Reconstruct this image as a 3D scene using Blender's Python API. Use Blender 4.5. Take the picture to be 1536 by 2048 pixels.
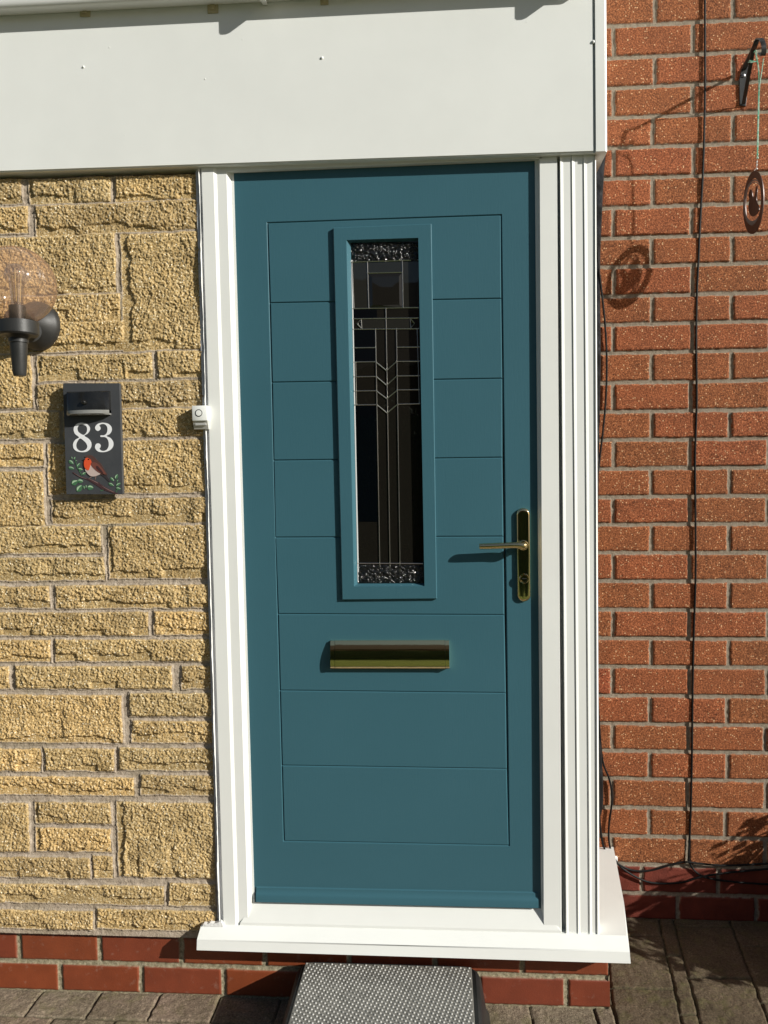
import bpy, bmesh, math, random
import numpy as np
from mathutils import Vector, Matrix
random.seed(7); rng = np.random.default_rng(11)
SC = bpy.context.scene
for o in list(bpy.data.objects): bpy.data.objects.remove(o)
C = SC.collection
# ------------------------------------------------------------------ camera
F = 1559.1; CAM = np.array([0.0, -2.37532, 1.34947]); YAW, PIT, ROL = 0.074334, -0.041432, -0.017722
def basis():
    cy, sy, cp, sp = math.cos(YAW), math.sin(YAW), math.cos(PIT), math.sin(PIT)
    f = np.array([-sy*cp, cy*cp, sp]); r = np.array([cy, sy, 0.0]); u = np.cross(r, f)
    c, s = math.cos(ROL), math.sin(ROL)
    return c*r+s*u, -s*r+c*u, f
RR, UU, FF = basis()
cd = bpy.data.cameras.new('camera'); cam = bpy.data.objects.new('camera', cd); C.objects.link(cam)
cam.matrix_world = Matrix(((RR[0], UU[0], -FF[0], CAM[0]), (RR[1], UU[1], -FF[1], CAM[1]), (RR[2], UU[2], -FF[2], CAM[2]), (0, 0, 0, 1)))
cd.sensor_fit = 'VERTICAL'; cd.sensor_height = 36; cd.lens = 36*F/2048; cd.clip_start = 0.05; cd.clip_end = 2000
SC.camera = cam
SC.render.resolution_x, SC.render.resolution_y = 768, 1024
# ------------------------------------------------------------------ sky, sun, exposure
SUN = np.array([-2.017, 1.0, -1.03])           # direction the light travels
L = SUN/np.linalg.norm(SUN)
EL = math.asin(-L[2]); AZ = math.atan2(-L[0], -L[1])
w = bpy.data.worlds.new('World'); SC.world = w; w.use_nodes = True
nt = w.node_tree; nt.nodes.clear()
sk = nt.nodes.new('ShaderNodeTexSky'); sk.sky_type = 'NISHITA'; sk.sun_disc = False
sk.sun_elevation = EL; sk.sun_rotation = AZ; sk.air_density = 1.0; sk.dust_density = 1.2
bg = nt.nodes.new('ShaderNodeBackground'); bg.inputs[1].default_value = 0.050
ow = nt.nodes.new('ShaderNodeOutputWorld')
nt.links.new(sk.outputs[0], bg.inputs[0]); nt.links.new(bg.outputs[0], ow.inputs[0])
sd = bpy.data.lights.new('sun', 'SUN'); sd.energy = 4.8; sd.angle = math.radians(0.6); sd.color = (1.0, 0.970, 0.900)
so = bpy.data.objects.new('sun', sd); C.objects.link(so)
so.rotation_euler = Vector(L).to_track_quat('-Z', 'Y').to_euler(); so.location = (3, -3, 4)
SC.view_settings.view_transform = 'Standard'; SC.view_settings.look = 'None'
SC.view_settings.exposure = 0.31; SC.view_settings.gamma = 1
SC.render.engine = 'CYCLES'
# ------------------------------------------------------------------ helpers
def P(px, py, Y):                                # measured point of the photograph on the vertical plane y = Y
    d = FF*F + RR*(px-768) + UU*(1024-py); t = (Y-CAM[1])/d[1]
    return Vector(CAM+t*d)
def G(px, py, z=0.0):                            # the same on a level plane
    d = FF*F + RR*(px-768) + UU*(1024-py); t = (z-CAM[2])/d[2]
    return Vector(CAM+t*d)
def thing(name, label, cat, loc=(0, 0, 0), group=None):
    o = bpy.data.objects.new(name, None); C.objects.link(o); o.location = loc; o.empty_display_size = .05
    o['label'] = label; o['category'] = cat
    if group: o['group'] = group
    return o
def tag(o, label, cat, group=None):
    o['label'] = label; o['category'] = cat
    if group: o['group'] = group
    return o
def link(name, me, mats, parent=None, smooth=False, label=None):
    me.name = name
    for m in (mats if isinstance(mats, (list, tuple)) else [mats]): me.materials.append(m)
    if smooth:
        for p in me.polygons: p.use_smooth = True
    o = bpy.data.objects.new(name, me); C.objects.link(o)
    if parent:
        o.parent = parent
        pm = Matrix.Translation(parent.location)
        q = parent
        while q.parent: q = q.parent; pm = Matrix.Translation(q.location) @ pm
        me.transform(pm.inverted())
    if label: o['label'] = label
    return o
def obj(name, bm, mats, parent=None, smooth=False, label=None):
    bmesh.ops.recalc_face_normals(bm, faces=bm.faces)
    me = bpy.data.meshes.new(name); bm.to_mesh(me); bm.free()
    o = link(name, me, mats, parent, False, label)
    if smooth: shade(o.data)
    return o
def shade(me, ang=40):
    for p in me.polygons: p.use_smooth = True
    try: me.set_sharp_from_angle(angle=math.radians(ang))
    except Exception: pass
def box(bm, a, b, bev=0.0, seg=2, mi=0):
    (x0, y0, z0), (x1, y1, z1) = a, b
    vs = [bm.verts.new(p) for p in ((x0, y0, z0), (x1, y0, z0), (x1, y1, z0), (x0, y1, z0), (x0, y0, z1), (x1, y0, z1), (x1, y1, z1), (x0, y1, z1))]
    fs = [bm.faces.new([vs[i] for i in q]) for q in ((0, 3, 2, 1), (4, 5, 6, 7), (0, 1, 5, 4), (1, 2, 6, 5), (2, 3, 7, 6), (3, 0, 4, 7))]
    for f in fs: f.material_index = mi
    if bev:
        es = list({e for f in fs for e in f.edges})
        bmesh.ops.bevel(bm, geom=es, offset=bev, segments=seg, affect='EDGES', profile=.5)
def prism(bm, pts, depth, bev=0.0, mi=0):        # polygon of 3D points pushed by the vector depth
    a = [bm.verts.new(p) for p in pts]; b = [bm.verts.new(Vector(p)+Vector(depth)) for p in pts]
    fs = [bm.faces.new(a), bm.faces.new(b[::-1])]
    n = len(pts)
    for i in range(n): fs.append(bm.faces.new((a[i], b[i], b[(i+1) % n], a[(i+1) % n])))
    for f in fs: f.material_index = mi
    if bev:
        es = [e for e in fs[0].edges]
        bmesh.ops.bevel(bm, geom=es, offset=bev, segments=2, affect='EDGES', profile=.5)
    return fs
def hull(bm, A, B, cap=True, mi=0):              # join two rings of equal length
    a = [bm.verts.new(p) for p in A]; b = [bm.verts.new(p) for p in B]; n = len(a)
    for i in range(n):
        f = bm.faces.new((a[i], a[(i+1) % n], b[(i+1) % n], b[i])); f.material_index = mi
    if cap:
        bm.faces.new(a[::-1]).material_index = mi; bm.faces.new(b).material_index = mi
def tube(bm, pts, r, n=8, cap=True, mi=0):
    pts = [Vector(p) for p in pts]; rings = []
    up = Vector((0.13, .9, .41)).normalized()
    for i, p in enumerate(pts):
        t = (pts[min(i+1, len(pts)-1)]-pts[max(i-1, 0)]).normalized()
        a = t.cross(up)
        if a.length < .05: a = t.cross(Vector((1, 0, 0)))
        a.normalize(); b = t.cross(a)
        rr = r[i] if isinstance(r, (list, tuple)) else r
        rings.append([bm.verts.new(p+(a*math.cos(k*2*math.pi/n)+b*math.sin(k*2*math.pi/n))*rr) for k in range(n)])
    for A, B in zip(rings, rings[1:]):
        for k in range(n): bm.faces.new((A[k], A[(k+1) % n], B[(k+1) % n], B[k])).material_index = mi
    if cap: bm.faces.new(rings[0][::-1]); bm.faces.new(rings[-1])
def lathe(bm, prof, c, axis=(0, 0, 1), n=40, cap=True):    # prof: (radius, height)
    ax = Vector(axis).normalized(); a = ax.orthogonal().normalized(); b = ax.cross(a); c = Vector(c); rings = []
    for r, h in prof:
        rings.append([bm.verts.new(c+ax*h+(a*math.cos(k*2*math.pi/n)+b*math.sin(k*2*math.pi/n))*max(r, 1e-5)) for k in range(n)])
    for A, B in zip(rings, rings[1:]):
        for k in range(n): bm.faces.new((A[k], A[(k+1) % n], B[(k+1) % n], B[k]))
    if cap: bm.faces.new(rings[0][::-1]); bm.faces.new(rings[-1])
def smooth_path(pts, n=8, closed=False):
    pts = [Vector(p) for p in pts]; out = []; m = len(pts)
    rg = range(m if closed else m-1)
    for i in rg:
        g = (lambda k: pts[k % m]) if closed else (lambda k: pts[min(max(k, 0), m-1)])
        p0, p1, p2, p3 = g(i-1), g(i), g(i+1), g(i+2)
        for j in range(n):
            t = j/n
            out.append(.5*((2*p1)+(p2-p0)*t+(2*p0-5*p1+4*p2-p3)*t*t+(3*p1-p0-3*p2+p3)*t**3))
    if not closed: out.append(pts[-1])
    return out
# --- numpy noise
def vnoise(X, Y, s, seed):
    r = np.random.default_rng(seed); T = r.random((256, 256))
    x = X/s+1000.3; y = Y/s+1000.7; xi = np.floor(x).astype(int); yi = np.floor(y).astype(int)
    fx = x-xi; fy = y-yi; fx = fx*fx*(3-2*fx); fy = fy*fy*(3-2*fy)
    a = T[xi % 256, yi % 256]; b = T[(xi+1) % 256, yi % 256]; c = T[xi % 256, (yi+1) % 256]; d = T[(xi+1) % 256, (yi+1) % 256]
    return (a*(1-fx)+b*fx)*(1-fy)+(c*(1-fx)+d*fx)*fy
def fbm(X, Y, s, seed, o=4, g=.5):
    t = 0; a = 1; n = 0
    for i in range(o):
        t = t+a*vnoise(X+i*3.17*s, Y-i*1.7*s, s/2**i, seed+i); n += a; a *= g
    return t/n
def sstep(a, b, x):
    t = np.clip((x-a)/(b-a), 0, 1); return t*t*(3-2*t)
def field(name, U, V, pos, attrs, mats, parent=None):     # grid mesh; pos = (X,Y,Z) arrays
    nu, nv = U.shape; co = np.stack([a.ravel() for a in pos], 1).astype(np.float32)
    i, j = np.meshgrid(np.arange(nu-1), np.arange(nv-1), indexing='ij'); b = i*nv+j
    q = np.stack([b, b+nv, b+nv+1, b+1], -1).reshape(-1, 4).astype(np.int32)
    me = bpy.data.meshes.new(name); me.vertices.add(len(co)); me.vertices.foreach_set('co', co.ravel())
    me.loops.add(q.size); me.loops.foreach_set('vertex_index', q.ravel())
    me.polygons.add(len(q)); me.polygons.foreach_set('loop_start', np.arange(0, q.size, 4, dtype=np.int32))
    me.update(calc_edges=True); me.validate()
    for k, a in attrs.items():
        at = me.attributes.new(k, 'FLOAT', 'POINT'); at.data.foreach_set('value', a.ravel().astype(np.float32))
    return link(name, me, mats, parent)
# ------------------------------------------------------------------ materials
class M:
    def __init__(s, name, col=(.8, .8, .8), rough=.5, metal=0, **kw):
        s.m = bpy.data.materials.new(name); s.m.use_nodes = True; s.t = s.m.node_tree; s.b = s.t.nodes['Principled BSDF']
        s.b.inputs['Base Color'].default_value = (*col, 1); s.b.inputs['Roughness'].default_value = rough; s.b.inputs['Metallic'].default_value = metal
        for k, v in kw.items(): s.b.inputs[k.replace('_', ' ')].default_value = v
        s.co = None
    def n(s, ty, **kw):
        n = s.t.nodes.new(ty)
        for k, v in kw.items(): setattr(n, k, v)
        return n
    def l(s, a, b): s.t.links.new(a, b)
    def coord(s):
        if not s.co: s.co = s.n('ShaderNodeTexCoord').outputs['Object']
        return s.co
    def noise(s, scale, detail=4, rough=.55, sc3=None, dist=0):
        n = s.n('ShaderNodeTexNoise'); n.inputs['Scale'].default_value = scale; n.inputs['Detail'].default_value = detail
        n.inputs['Roughness'].default_value = rough; n.inputs['Distortion'].default_value = dist
        v = s.coord()
        if sc3:
            mp = s.n('ShaderNodeMapping'); mp.inputs['Scale'].default_value = sc3; s.l(v, mp.inputs[0]); v = mp.outputs[0]
        s.l(v, n.inputs['Vector']); return n.outputs['Fac']
    def ramp(s, v, stops):
        r = s.n('ShaderNodeValToRGB'); e = r.color_ramp.elements
        while len(e) < len(stops): e.new(.5)
        for el, (p, c) in zip(e, stops):
            el.position = p; el.color = (*c, 1) if isinstance(c, tuple) else (c, c, c, 1)
        s.l(v, r.inputs[0]); return r.outputs[0]
    def mix(s, f, a, b, mode='MIX'):
        n = s.n('ShaderNodeMix', data_type='RGBA', blend_type=mode)
        for sock, v in ((n.inputs[0], f), (n.inputs[6], a), (n.inputs[7], b)):
            if hasattr(v, 'links'): s.l(v, sock)
            elif isinstance(v, tuple): sock.default_value = (*v, 1)
            else: sock.default_value = v
        return n.outputs[2]
    def attr(s, name): return s.n('ShaderNodeAttribute', attribute_name=name).outputs['Fac']
    def col(s, c): s.l(c, s.b.inputs['Base Color']); return s
    def rough(s, c): s.l(c, s.b.inputs['Roughness']); return s
    def bump(s, h, dist, strength=1.0):
        n = s.n('ShaderNodeBump'); n.inputs['Distance'].default_value = dist; n.inputs['Strength'].default_value = strength
        s.l(h, n.inputs['Height'])
        last = getattr(s, 'lb', None)
        if last: s.l(last, n.inputs['Normal'])
        s.lb = n.outputs[0]; s.l(s.lb, s.b.inputs['Normal']); return s

def white_plastic(name, col=(.80, .812, .775), rough=.38):
    m = M(name, col, rough)
    d = m.ramp(m.noise(3.2, 5, .6), [(.35, tuple(c*.955 for c in col)), (.65, col)])
    m.col(d); m.bump(m.noise(5, 2), .004, .25)
    m.rough(m.ramp(m.noise(40, 3), [(.3, rough-.06), (.7, rough+.08)]))
    return m.m
UPVC = white_plastic('white_upvc'); BOARD = white_plastic('white_board', (.80, .815, .778), .42)
SEAL = M('white_sealant', (.74, .74, .72), .5); SEAL.bump(SEAL.noise(120, 3), .004, .6); SEAL = SEAL.m
def teal():
    m = M('teal_paint', (.040, .118, .150), .38)
    m.col(m.ramp(m.noise(2.2, 4), [(.3, (.0385, .113, .143)), (.7, (.043, .123, .156))]))
    m.bump(m.noise(30, 4, .6, (9, 9, .9)), .0006, .35)
    m.b.inputs['Specular IOR Level'].default_value = .35
    return m.m
TEAL = teal()
BRASS = M('polished_brass', (.84, .67, .36), .06, 1.0); BRASS.bump(BRASS.noise(60, 2), .0004, .12); BRASS = BRASS.m
DARKSLOT = M('dark_slot', (.01, .01, .01), .6).m
def lamp_black(name, c=.022, r=.42):
    m = M(name, (c, c*1.02, c), r); m.bump(m.noise(400, 3), .0006, .4)
    m.col(m.ramp(m.noise(25, 5), [(.35, (c*.8, c*.82, c*.8)), (.75, (c*1.5, c*1.5, c*1.45))])); return m.m
BLACK = lamp_black('black_plastic'); BLACKG = lamp_black('gloss_black_plastic', .012, .12); RUBBER = lamp_black('black_rubber', .010, .5)
LEADM = M('silver_lead', (.62, .60, .55), .28, 1.0).m
def stone():
    m = M('tooled_sandstone', (.5, .36, .17), .85)
    t = m.attr('tint'); mo = m.attr('mortar'); h = m.attr('low')
    a = m.ramp(m.noise(240, 5, .8), [(.34, (.20, .118, .038)), (.45, (.52, .362, .155)), (.56, (.72, .530, .260)), (.65, (1.0, .90, .64))])
    b = m.ramp(m.noise(14, 5, .6), [(.33, (.58, .56, .52)), (.48, (.95, .95, .95)), (.75, (1.14, 1.11, 1.05))])
    c = m.mix(.75, a, b, 'MULTIPLY')
    c = m.mix(1.0, c, m.ramp(t, [(0, (.70, .70, .72)), (.3, (.92, .90, .86)), (.6, (.84, .85, .86)), (1, (1.04, .98, .90))]), 'MULTIPLY')
    g = m.ramp(m.noise(520, 3, .7), [(.36, .45), (.5, 1.0), (.66, 1.25)])
    c = m.mix(.7, c, g, 'MULTIPLY')
    vo = m.n('ShaderNodeTexVoronoi'); vo.inputs['Scale'].default_value = 240; m.l(m.coord(), vo.inputs['Vector']); sp = m.n('ShaderNodeSeparateColor'); m.l(vo.outputs['Color'], sp.inputs[0])
    c = m.mix(m.mix(1.0, m.ramp(sp.outputs[0], [(.90, 0.0), (.92, .9)]), m.ramp(vo.outputs['Distance'], [(.25, 1.0), (.45, 0.0)]), 'MULTIPLY'), c, (1.0, .93, .74))  # pale grain specks, their tiny highlights painted into the colour
    c = m.mix(m.mix(1.0, m.ramp(sp.outputs[1], [(.90, 0.0), (.92, .8)]), m.ramp(vo.outputs['Distance'], [(.25, 1.0), (.45, 0.0)]), 'MULTIPLY'), c, (.16, .10, .04))
    mc = m.ramp(m.noise(60, 6, .65), [(.28, (.19, .150, .115)), (.45, (.40, .325, .245)), (.7, (.52, .44, .35))])
    mc = m.mix(m.ramp(m.noise(7, 3), [(.5, 0.0), (.7, .45)]), mc, (.20, .17, .09))
    m.col(m.mix(mo, c, mc))
    m.bump(m.noise(200, 5, .7), .0040, .55)
    m.b.inputs['Specular IOR Level'].default_value = .25
    return m.m
STONE = stone()
def brickmat():
    m = M('sandfaced_brick', (.34, .10, .03), .82)
    t = m.attr('tint'); mo = m.attr('mortar'); en = m.attr('smooth_red')
    base = m.ramp(t, [(0, (.29, .100, .036)), (.45, (.325, .106, .038)), (.85, (.34, .100, .038)), (1, (.33, .076, .033))])
    base = m.mix(.55, base, m.ramp(m.noise(9, 5, .65), [(.32, (.58, .60, .62)), (.62, (1.08, 1.04, 1.0))]), 'MULTIPLY')
    base = m.mix(.85, base, m.ramp(m.noise(215, 4, .85), [(.37, (.08, .06, .04)), (.46, (.66, .63, .58)), (.55, (1.1, 1.1, 1.1)), (.65, (2.3, 2.9, 3.4))]), 'MULTIPLY')
    v = m.n('ShaderNodeTexVoronoi'); v.inputs['Scale'].default_value = 185; m.l(m.coord(), v.inputs['Vector'])
    sp = m.n('ShaderNodeSeparateColor'); m.l(v.outputs['Color'], sp.inputs[0])
    g = m.ramp(sp.outputs[0], [(.88, 0.0), (.91, .9)])
    g2 = m.ramp(v.outputs['Distance'], [(.22, 1.0), (.42, 0.0)])
    base = m.mix(m.mix(1.0, g, g2, 'MULTIPLY'), base, (.85, .55, .30))
    eng = m.ramp(m.noise(18, 5), [(.3, (.12, .024, .014)), (.7, (.20, .040, .023))])
    base = m.mix(en, base, eng)
    mc = m.ramp(m.noise(85, 6, .7), [(.27, (.14, .11, .08)), (.45, (.26, .215, .160)), (.7, (.36, .305, .235))])
    m.col(m.mix(mo, base, mc))
    m.bump(m.noise(250, 4, .8), .0036, .85)
    m.b.inputs['Specular IOR Level'].default_value = .3
    return m.m
BRICK = brickmat()
def plinthmat():
    m = M('engineering_brick', (.3, .06, .03), .42)
    t = m.attr('tint'); mo = m.attr('mortar')
    base = m.ramp(t, [(0, (.215, .052, .021)), (.5, (.24, .056, .018)), (1, (.20, .044, .022))])
    base = m.mix(.5, base, m.ramp(m.noise(16, 5, .6), [(.3, (.62, .62, .66)), (.65, (1.05, 1.03, 1.0))]), 'MULTIPLY')
    base = m.mix(m.ramp(m.noise(50, 5, .6), [(.60, 0.0), (.8, .30)]), base, (.45, .34, .27))
    mc = m.ramp(m.noise(110, 6, .75), [(.3, (.09, .08, .045)), (.5, (.27, .235, .15)), (.72, (.48, .43, .32))])
    m.col(m.mix(mo, base, mc)); m.rough(m.mix(mo, (.45,)*3, (.95,)*3))
    m.bump(m.noise(260, 4, .65), .0010, .5)
    return m.m
PLINTH = plinthmat()
def pavemat():
    m = M('weathered_pavers', (.2, .17, .14), .88)
    t = m.attr('tint'); mo = m.attr('mortar')
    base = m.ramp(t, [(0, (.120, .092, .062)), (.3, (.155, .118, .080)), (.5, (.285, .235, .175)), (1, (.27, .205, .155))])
    base = m.mix(.8, base, m.ramp(m.noise(190, 6, .75), [(.33, (.22, .20, .17)), (.48, (.85, .85, .82)), (.58, (1.1, 1.1, 1.1)), (.70, (2.4, 2.3, 2.1))]), 'MULTIPLY')
    base = m.mix(.7, base, m.ramp(m.noise(7, 5, .6), [(.35, (.55, .56, .50)), (.65, (1.08, 1.06, 1.05))]), 'MULTIPLY')
    base = m.mix(m.ramp(m.noise(22, 5, .7), [(.5, 0.0), (.72, .6)]), base, (.13, .125, .045))
    mc = m.ramp(m.noise(90, 4), [(.3, (.02, .018, .012)), (.7, (.11, .10, .05))])
    m.col(m.mix(mo, base, mc)); m.bump(m.noise(230, 5, .7), .0045, .8)
    m.b.inputs['Specular IOR Level'].default_value = .2
    return m.m
PAVE = pavemat()
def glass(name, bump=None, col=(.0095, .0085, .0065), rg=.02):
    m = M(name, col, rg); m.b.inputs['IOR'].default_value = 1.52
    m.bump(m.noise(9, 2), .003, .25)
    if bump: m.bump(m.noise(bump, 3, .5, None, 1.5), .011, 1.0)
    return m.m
GLASS = glass('dark_glazing'); TEXGLASS = glass('rippled_glazing', 60, (.006, .006, .006), .13); DARKREFL = glass('dark_reflection_glazing', None, (.0012, .002, .003)); GREYREFL = glass('grey_reflection_glazing', None, (.017, .017, .014))  # last two have reflections painted into their colour, near black and grey
# ------------------------------------------------------------------ ground and what the metal and glass reflect
def courses(X, Z, rows, perps, jw, jd, seed, wob=.0016, rnd=.003):
    """rows: ascending joint centre heights; perps(i) -> centres of upright joints in course i"""
    Zw = Z+(fbm(X, Z, .05, seed, 3)-.5)*wob*2+(vnoise(X, Z, .012, seed+9)-.5)*wob
    Xw = X+(fbm(X, Z, .04, seed+3, 3)-.5)*wob*2+(vnoise(X, Z, .010, seed+8)-.5)*wob
    rows = np.array(rows); idx = np.clip(np.searchsorted(rows, Zw)-1, 0, len(rows)-2)
    dz = np.minimum(Zw-rows[idx], rows[idx+1]-Zw)
    dx = np.full_like(X, 9.0); bid = np.zeros_like(X)
    for i in range(len(rows)-1):
        mk = idx == i
        if not mk.any(): continue
        pp = np.array(sorted(perps(i))); x = Xw[mk]
        k = np.clip(np.searchsorted(pp, x), 1, len(pp)-1)
        dx[mk] = np.minimum(np.abs(x-pp[k-1]), np.abs(pp[k]-x)); bid[mk] = k+i*37
    d = np.minimum(dz, dx)-jw/2
    h = sstep(-rnd*.3, rnd, d)
    T = np.random.default_rng(seed).random(4096); b = bid.astype(int) % 4096
    return h, T[b], b, d, idx
def make_ground():
    # blocks: a course along the plinth, further courses toward the viewer, and columns right of the porch
    def build(xs, ys, name, extra=0):
        X, Y = np.meshgrid(xs, ys, indexing='ij')
        jx = X+(fbm(X, Y, .03, 61, 3)-.5)*.006; jy = Y+(fbm(X, Y, .03, 67, 3)-.5)*.006
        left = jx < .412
        # left bond
        ry = [-.399-.118*i for i in range(0, 40)][::-1]; ry = np.array(ry)
        ri = np.clip(np.searchsorted(ry, jy)-1, 0, len(ry)-2); dy = np.minimum(jy-ry[ri], ry[ri+1]-jy)
        off = np.where(ri % 2 == 0, 0.081, 0.0); u = (jx+1.163+off)/.161; ui = np.floor(u); du = np.abs(u-np.round(u))*.161
        idl = ri*53+ui+400
        # right bond, columns running away from the viewer
        s = jx-.15*jy; cx = np.array([.30, .476, .640, .684, .850, 1.01, 1.17, 1.33, 1.49, 1.65, 1.81, 1.97, 2.13, 2.29, 2.45, 2.61, 2.77, 2.93, 3.1, 3.5, 9])
        ci = np.clip(np.searchsorted(cx, s)-1, 0, len(cx)-2); dcx = np.minimum(s-cx[ci], cx[ci+1]-s)
        v = (jy+ci*.093)/.24; vi = np.floor(v); dv = np.abs(v-np.round(v))*.24
        idr = ci*31+vi+900
        d = np.where(left, np.minimum(dy, du), np.minimum(dcx, dv)); d = np.minimum(d, np.abs(jx-.412))
        bid = np.where(left, idl, idr).astype(int) % 4096
        h = sstep(.0004, .0045, d)
        T = np.random.default_rng(5).random(4096)
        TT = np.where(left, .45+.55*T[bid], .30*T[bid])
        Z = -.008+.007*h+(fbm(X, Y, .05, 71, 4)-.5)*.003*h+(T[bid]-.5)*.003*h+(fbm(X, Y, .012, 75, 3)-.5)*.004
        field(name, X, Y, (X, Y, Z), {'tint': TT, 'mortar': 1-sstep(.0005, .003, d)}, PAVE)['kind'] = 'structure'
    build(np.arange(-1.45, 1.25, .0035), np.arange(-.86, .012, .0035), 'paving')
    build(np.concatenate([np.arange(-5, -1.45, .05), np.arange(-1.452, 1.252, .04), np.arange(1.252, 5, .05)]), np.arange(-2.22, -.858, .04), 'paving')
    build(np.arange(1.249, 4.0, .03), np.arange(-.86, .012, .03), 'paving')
    m = M('distant_ground', (.16, .14, .12), .9); m.col(m.ramp(m.noise(1.5, 6), [(.3, (.12, .10, .085)), (.7, (.19, .165, .14))]))
    bm = bmesh.new(); s = 400
    bm.faces.new([bm.verts.new(p) for p in ((-s, -s, -.03), (s, -s, -.03), (s, s, -.03), (-s, s, -.03))]); obj('ground', bm, m.m)['kind'] = 'structure'
    g = M('lawn_grass', (.06, .10, .02), .9); g.col(g.ramp(g.noise(30, 6, .7), [(.3, (.06, .10, .018)), (.7, (.14, .19, .04))])); g.bump(g.noise(60, 4), .03)
    X, Y = np.meshgrid(np.arange(-9, 9, .12), np.arange(-8.4, -2.30, .12), indexing='ij')
    o = field('lawn', X, Y, (X, Y, .03+fbm(X, Y, .3, 90, 3)*.05), {}, g.m); o['kind'] = 'structure'
    bm = bmesh.new(); box(bm, (-9, -2.32, -.03), (9, -2.22, .05), .008)
    k = M('pale_kerb', (.5, .48, .43), .8); k.bump(k.noise(40), .003); obj('kerb', bm, k.m)['kind'] = 'structure'
    # hedge: thousands of small leaves through its volume
    lm = M('hedge_leaf', (.03, .06, .015), .6); lm.col(lm.ramp(lm.noise(5, 3), [(.3, (.018, .035, .010)), (.7, (.05, .085, .02))]))
    bm = bmesh.new(); box(bm, (-8.6, -8.2, 0), (8.6, -7.7, 2.1))
    r = random.Random(3)
    for i in range(9000):
        c = Vector((r.uniform(-8.8, 8.8), r.uniform(-8.5, -7.4), r.uniform(0, 2.4))); leaf(bm, c, .05, r)
    tag(obj('hedge', bm, lm.m), 'long dark green clipped hedge across the lawn opposite the door', 'hedge')
def leaf(bm, c, s, r):
    n = Vector((r.gauss(0, 1), r.gauss(0, 1), r.gauss(0, 1))).normalized(); a = n.orthogonal().normalized(); b = n.cross(a)
    s *= r.uniform(.6, 1.3)
    vs = [bm.verts.new(c+p) for p in (-a*s, b*s*.45+n*s*.12, a*s, -b*s*.45+n*s*.12)]
    bm.faces.new(vs)
make_ground()
def opposite_house():
    root = thing('brick_house', 'dark brick house with pitched roof across the lawn facing the door', 'house', (0, -13, 0))
    wm = M('house_brick', (.12, .055, .035), .9); wm.col(wm.ramp(wm.noise(12, 4), [(.3, (.09, .042, .03)), (.7, (.15, .07, .045))]))
    bm = bmesh.new(); box(bm, (-9, -20, 0), (9, -13, 3.4)); obj('wall', bm, wm.m, root)
    bm = bmesh.new(); hull(bm, [(-9.4, -20.4, 3.41), (-9.4, -12.6, 3.41), (-9.4, -16.5, 5.9)], [(9.4, -20.4, 3.41), (9.4, -12.6, 3.41), (9.4, -16.5, 5.9)]); obj('roof', bm, M('roof_tile', (.07, .05, .045), .85).m, root)
    wf = M('window_frame', (.7, .7, .68), .5).m
    for x in (-6.5, -2.2, 2.2, 6.5):
        for z in (1.0,):
            bm = bmesh.new()
            for a, b in (((x-.9, -12.99, z), (x+.9, -12.95, z+.07)), ((x-.9, -12.99, z+1.13), (x+.9, -12.95, z+1.2)), ((x-.9, -12.99, z+.072), (x-.83, -12.95, z+1.128)), ((x+.83, -12.99, z+.072), (x+.9, -12.95, z+1.128)), ((x-.03, -12.99, z+.072), (x+.03, -12.95, z+1.128))): box(bm, a, b)
            f = obj('window', bm, wf, root); bm = bmesh.new(); box(bm, (x-.83, -12.995, z+.07), (x+.83, -12.98, z+1.13)); obj('pane', bm, GLASS, f)
opposite_house()
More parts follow.
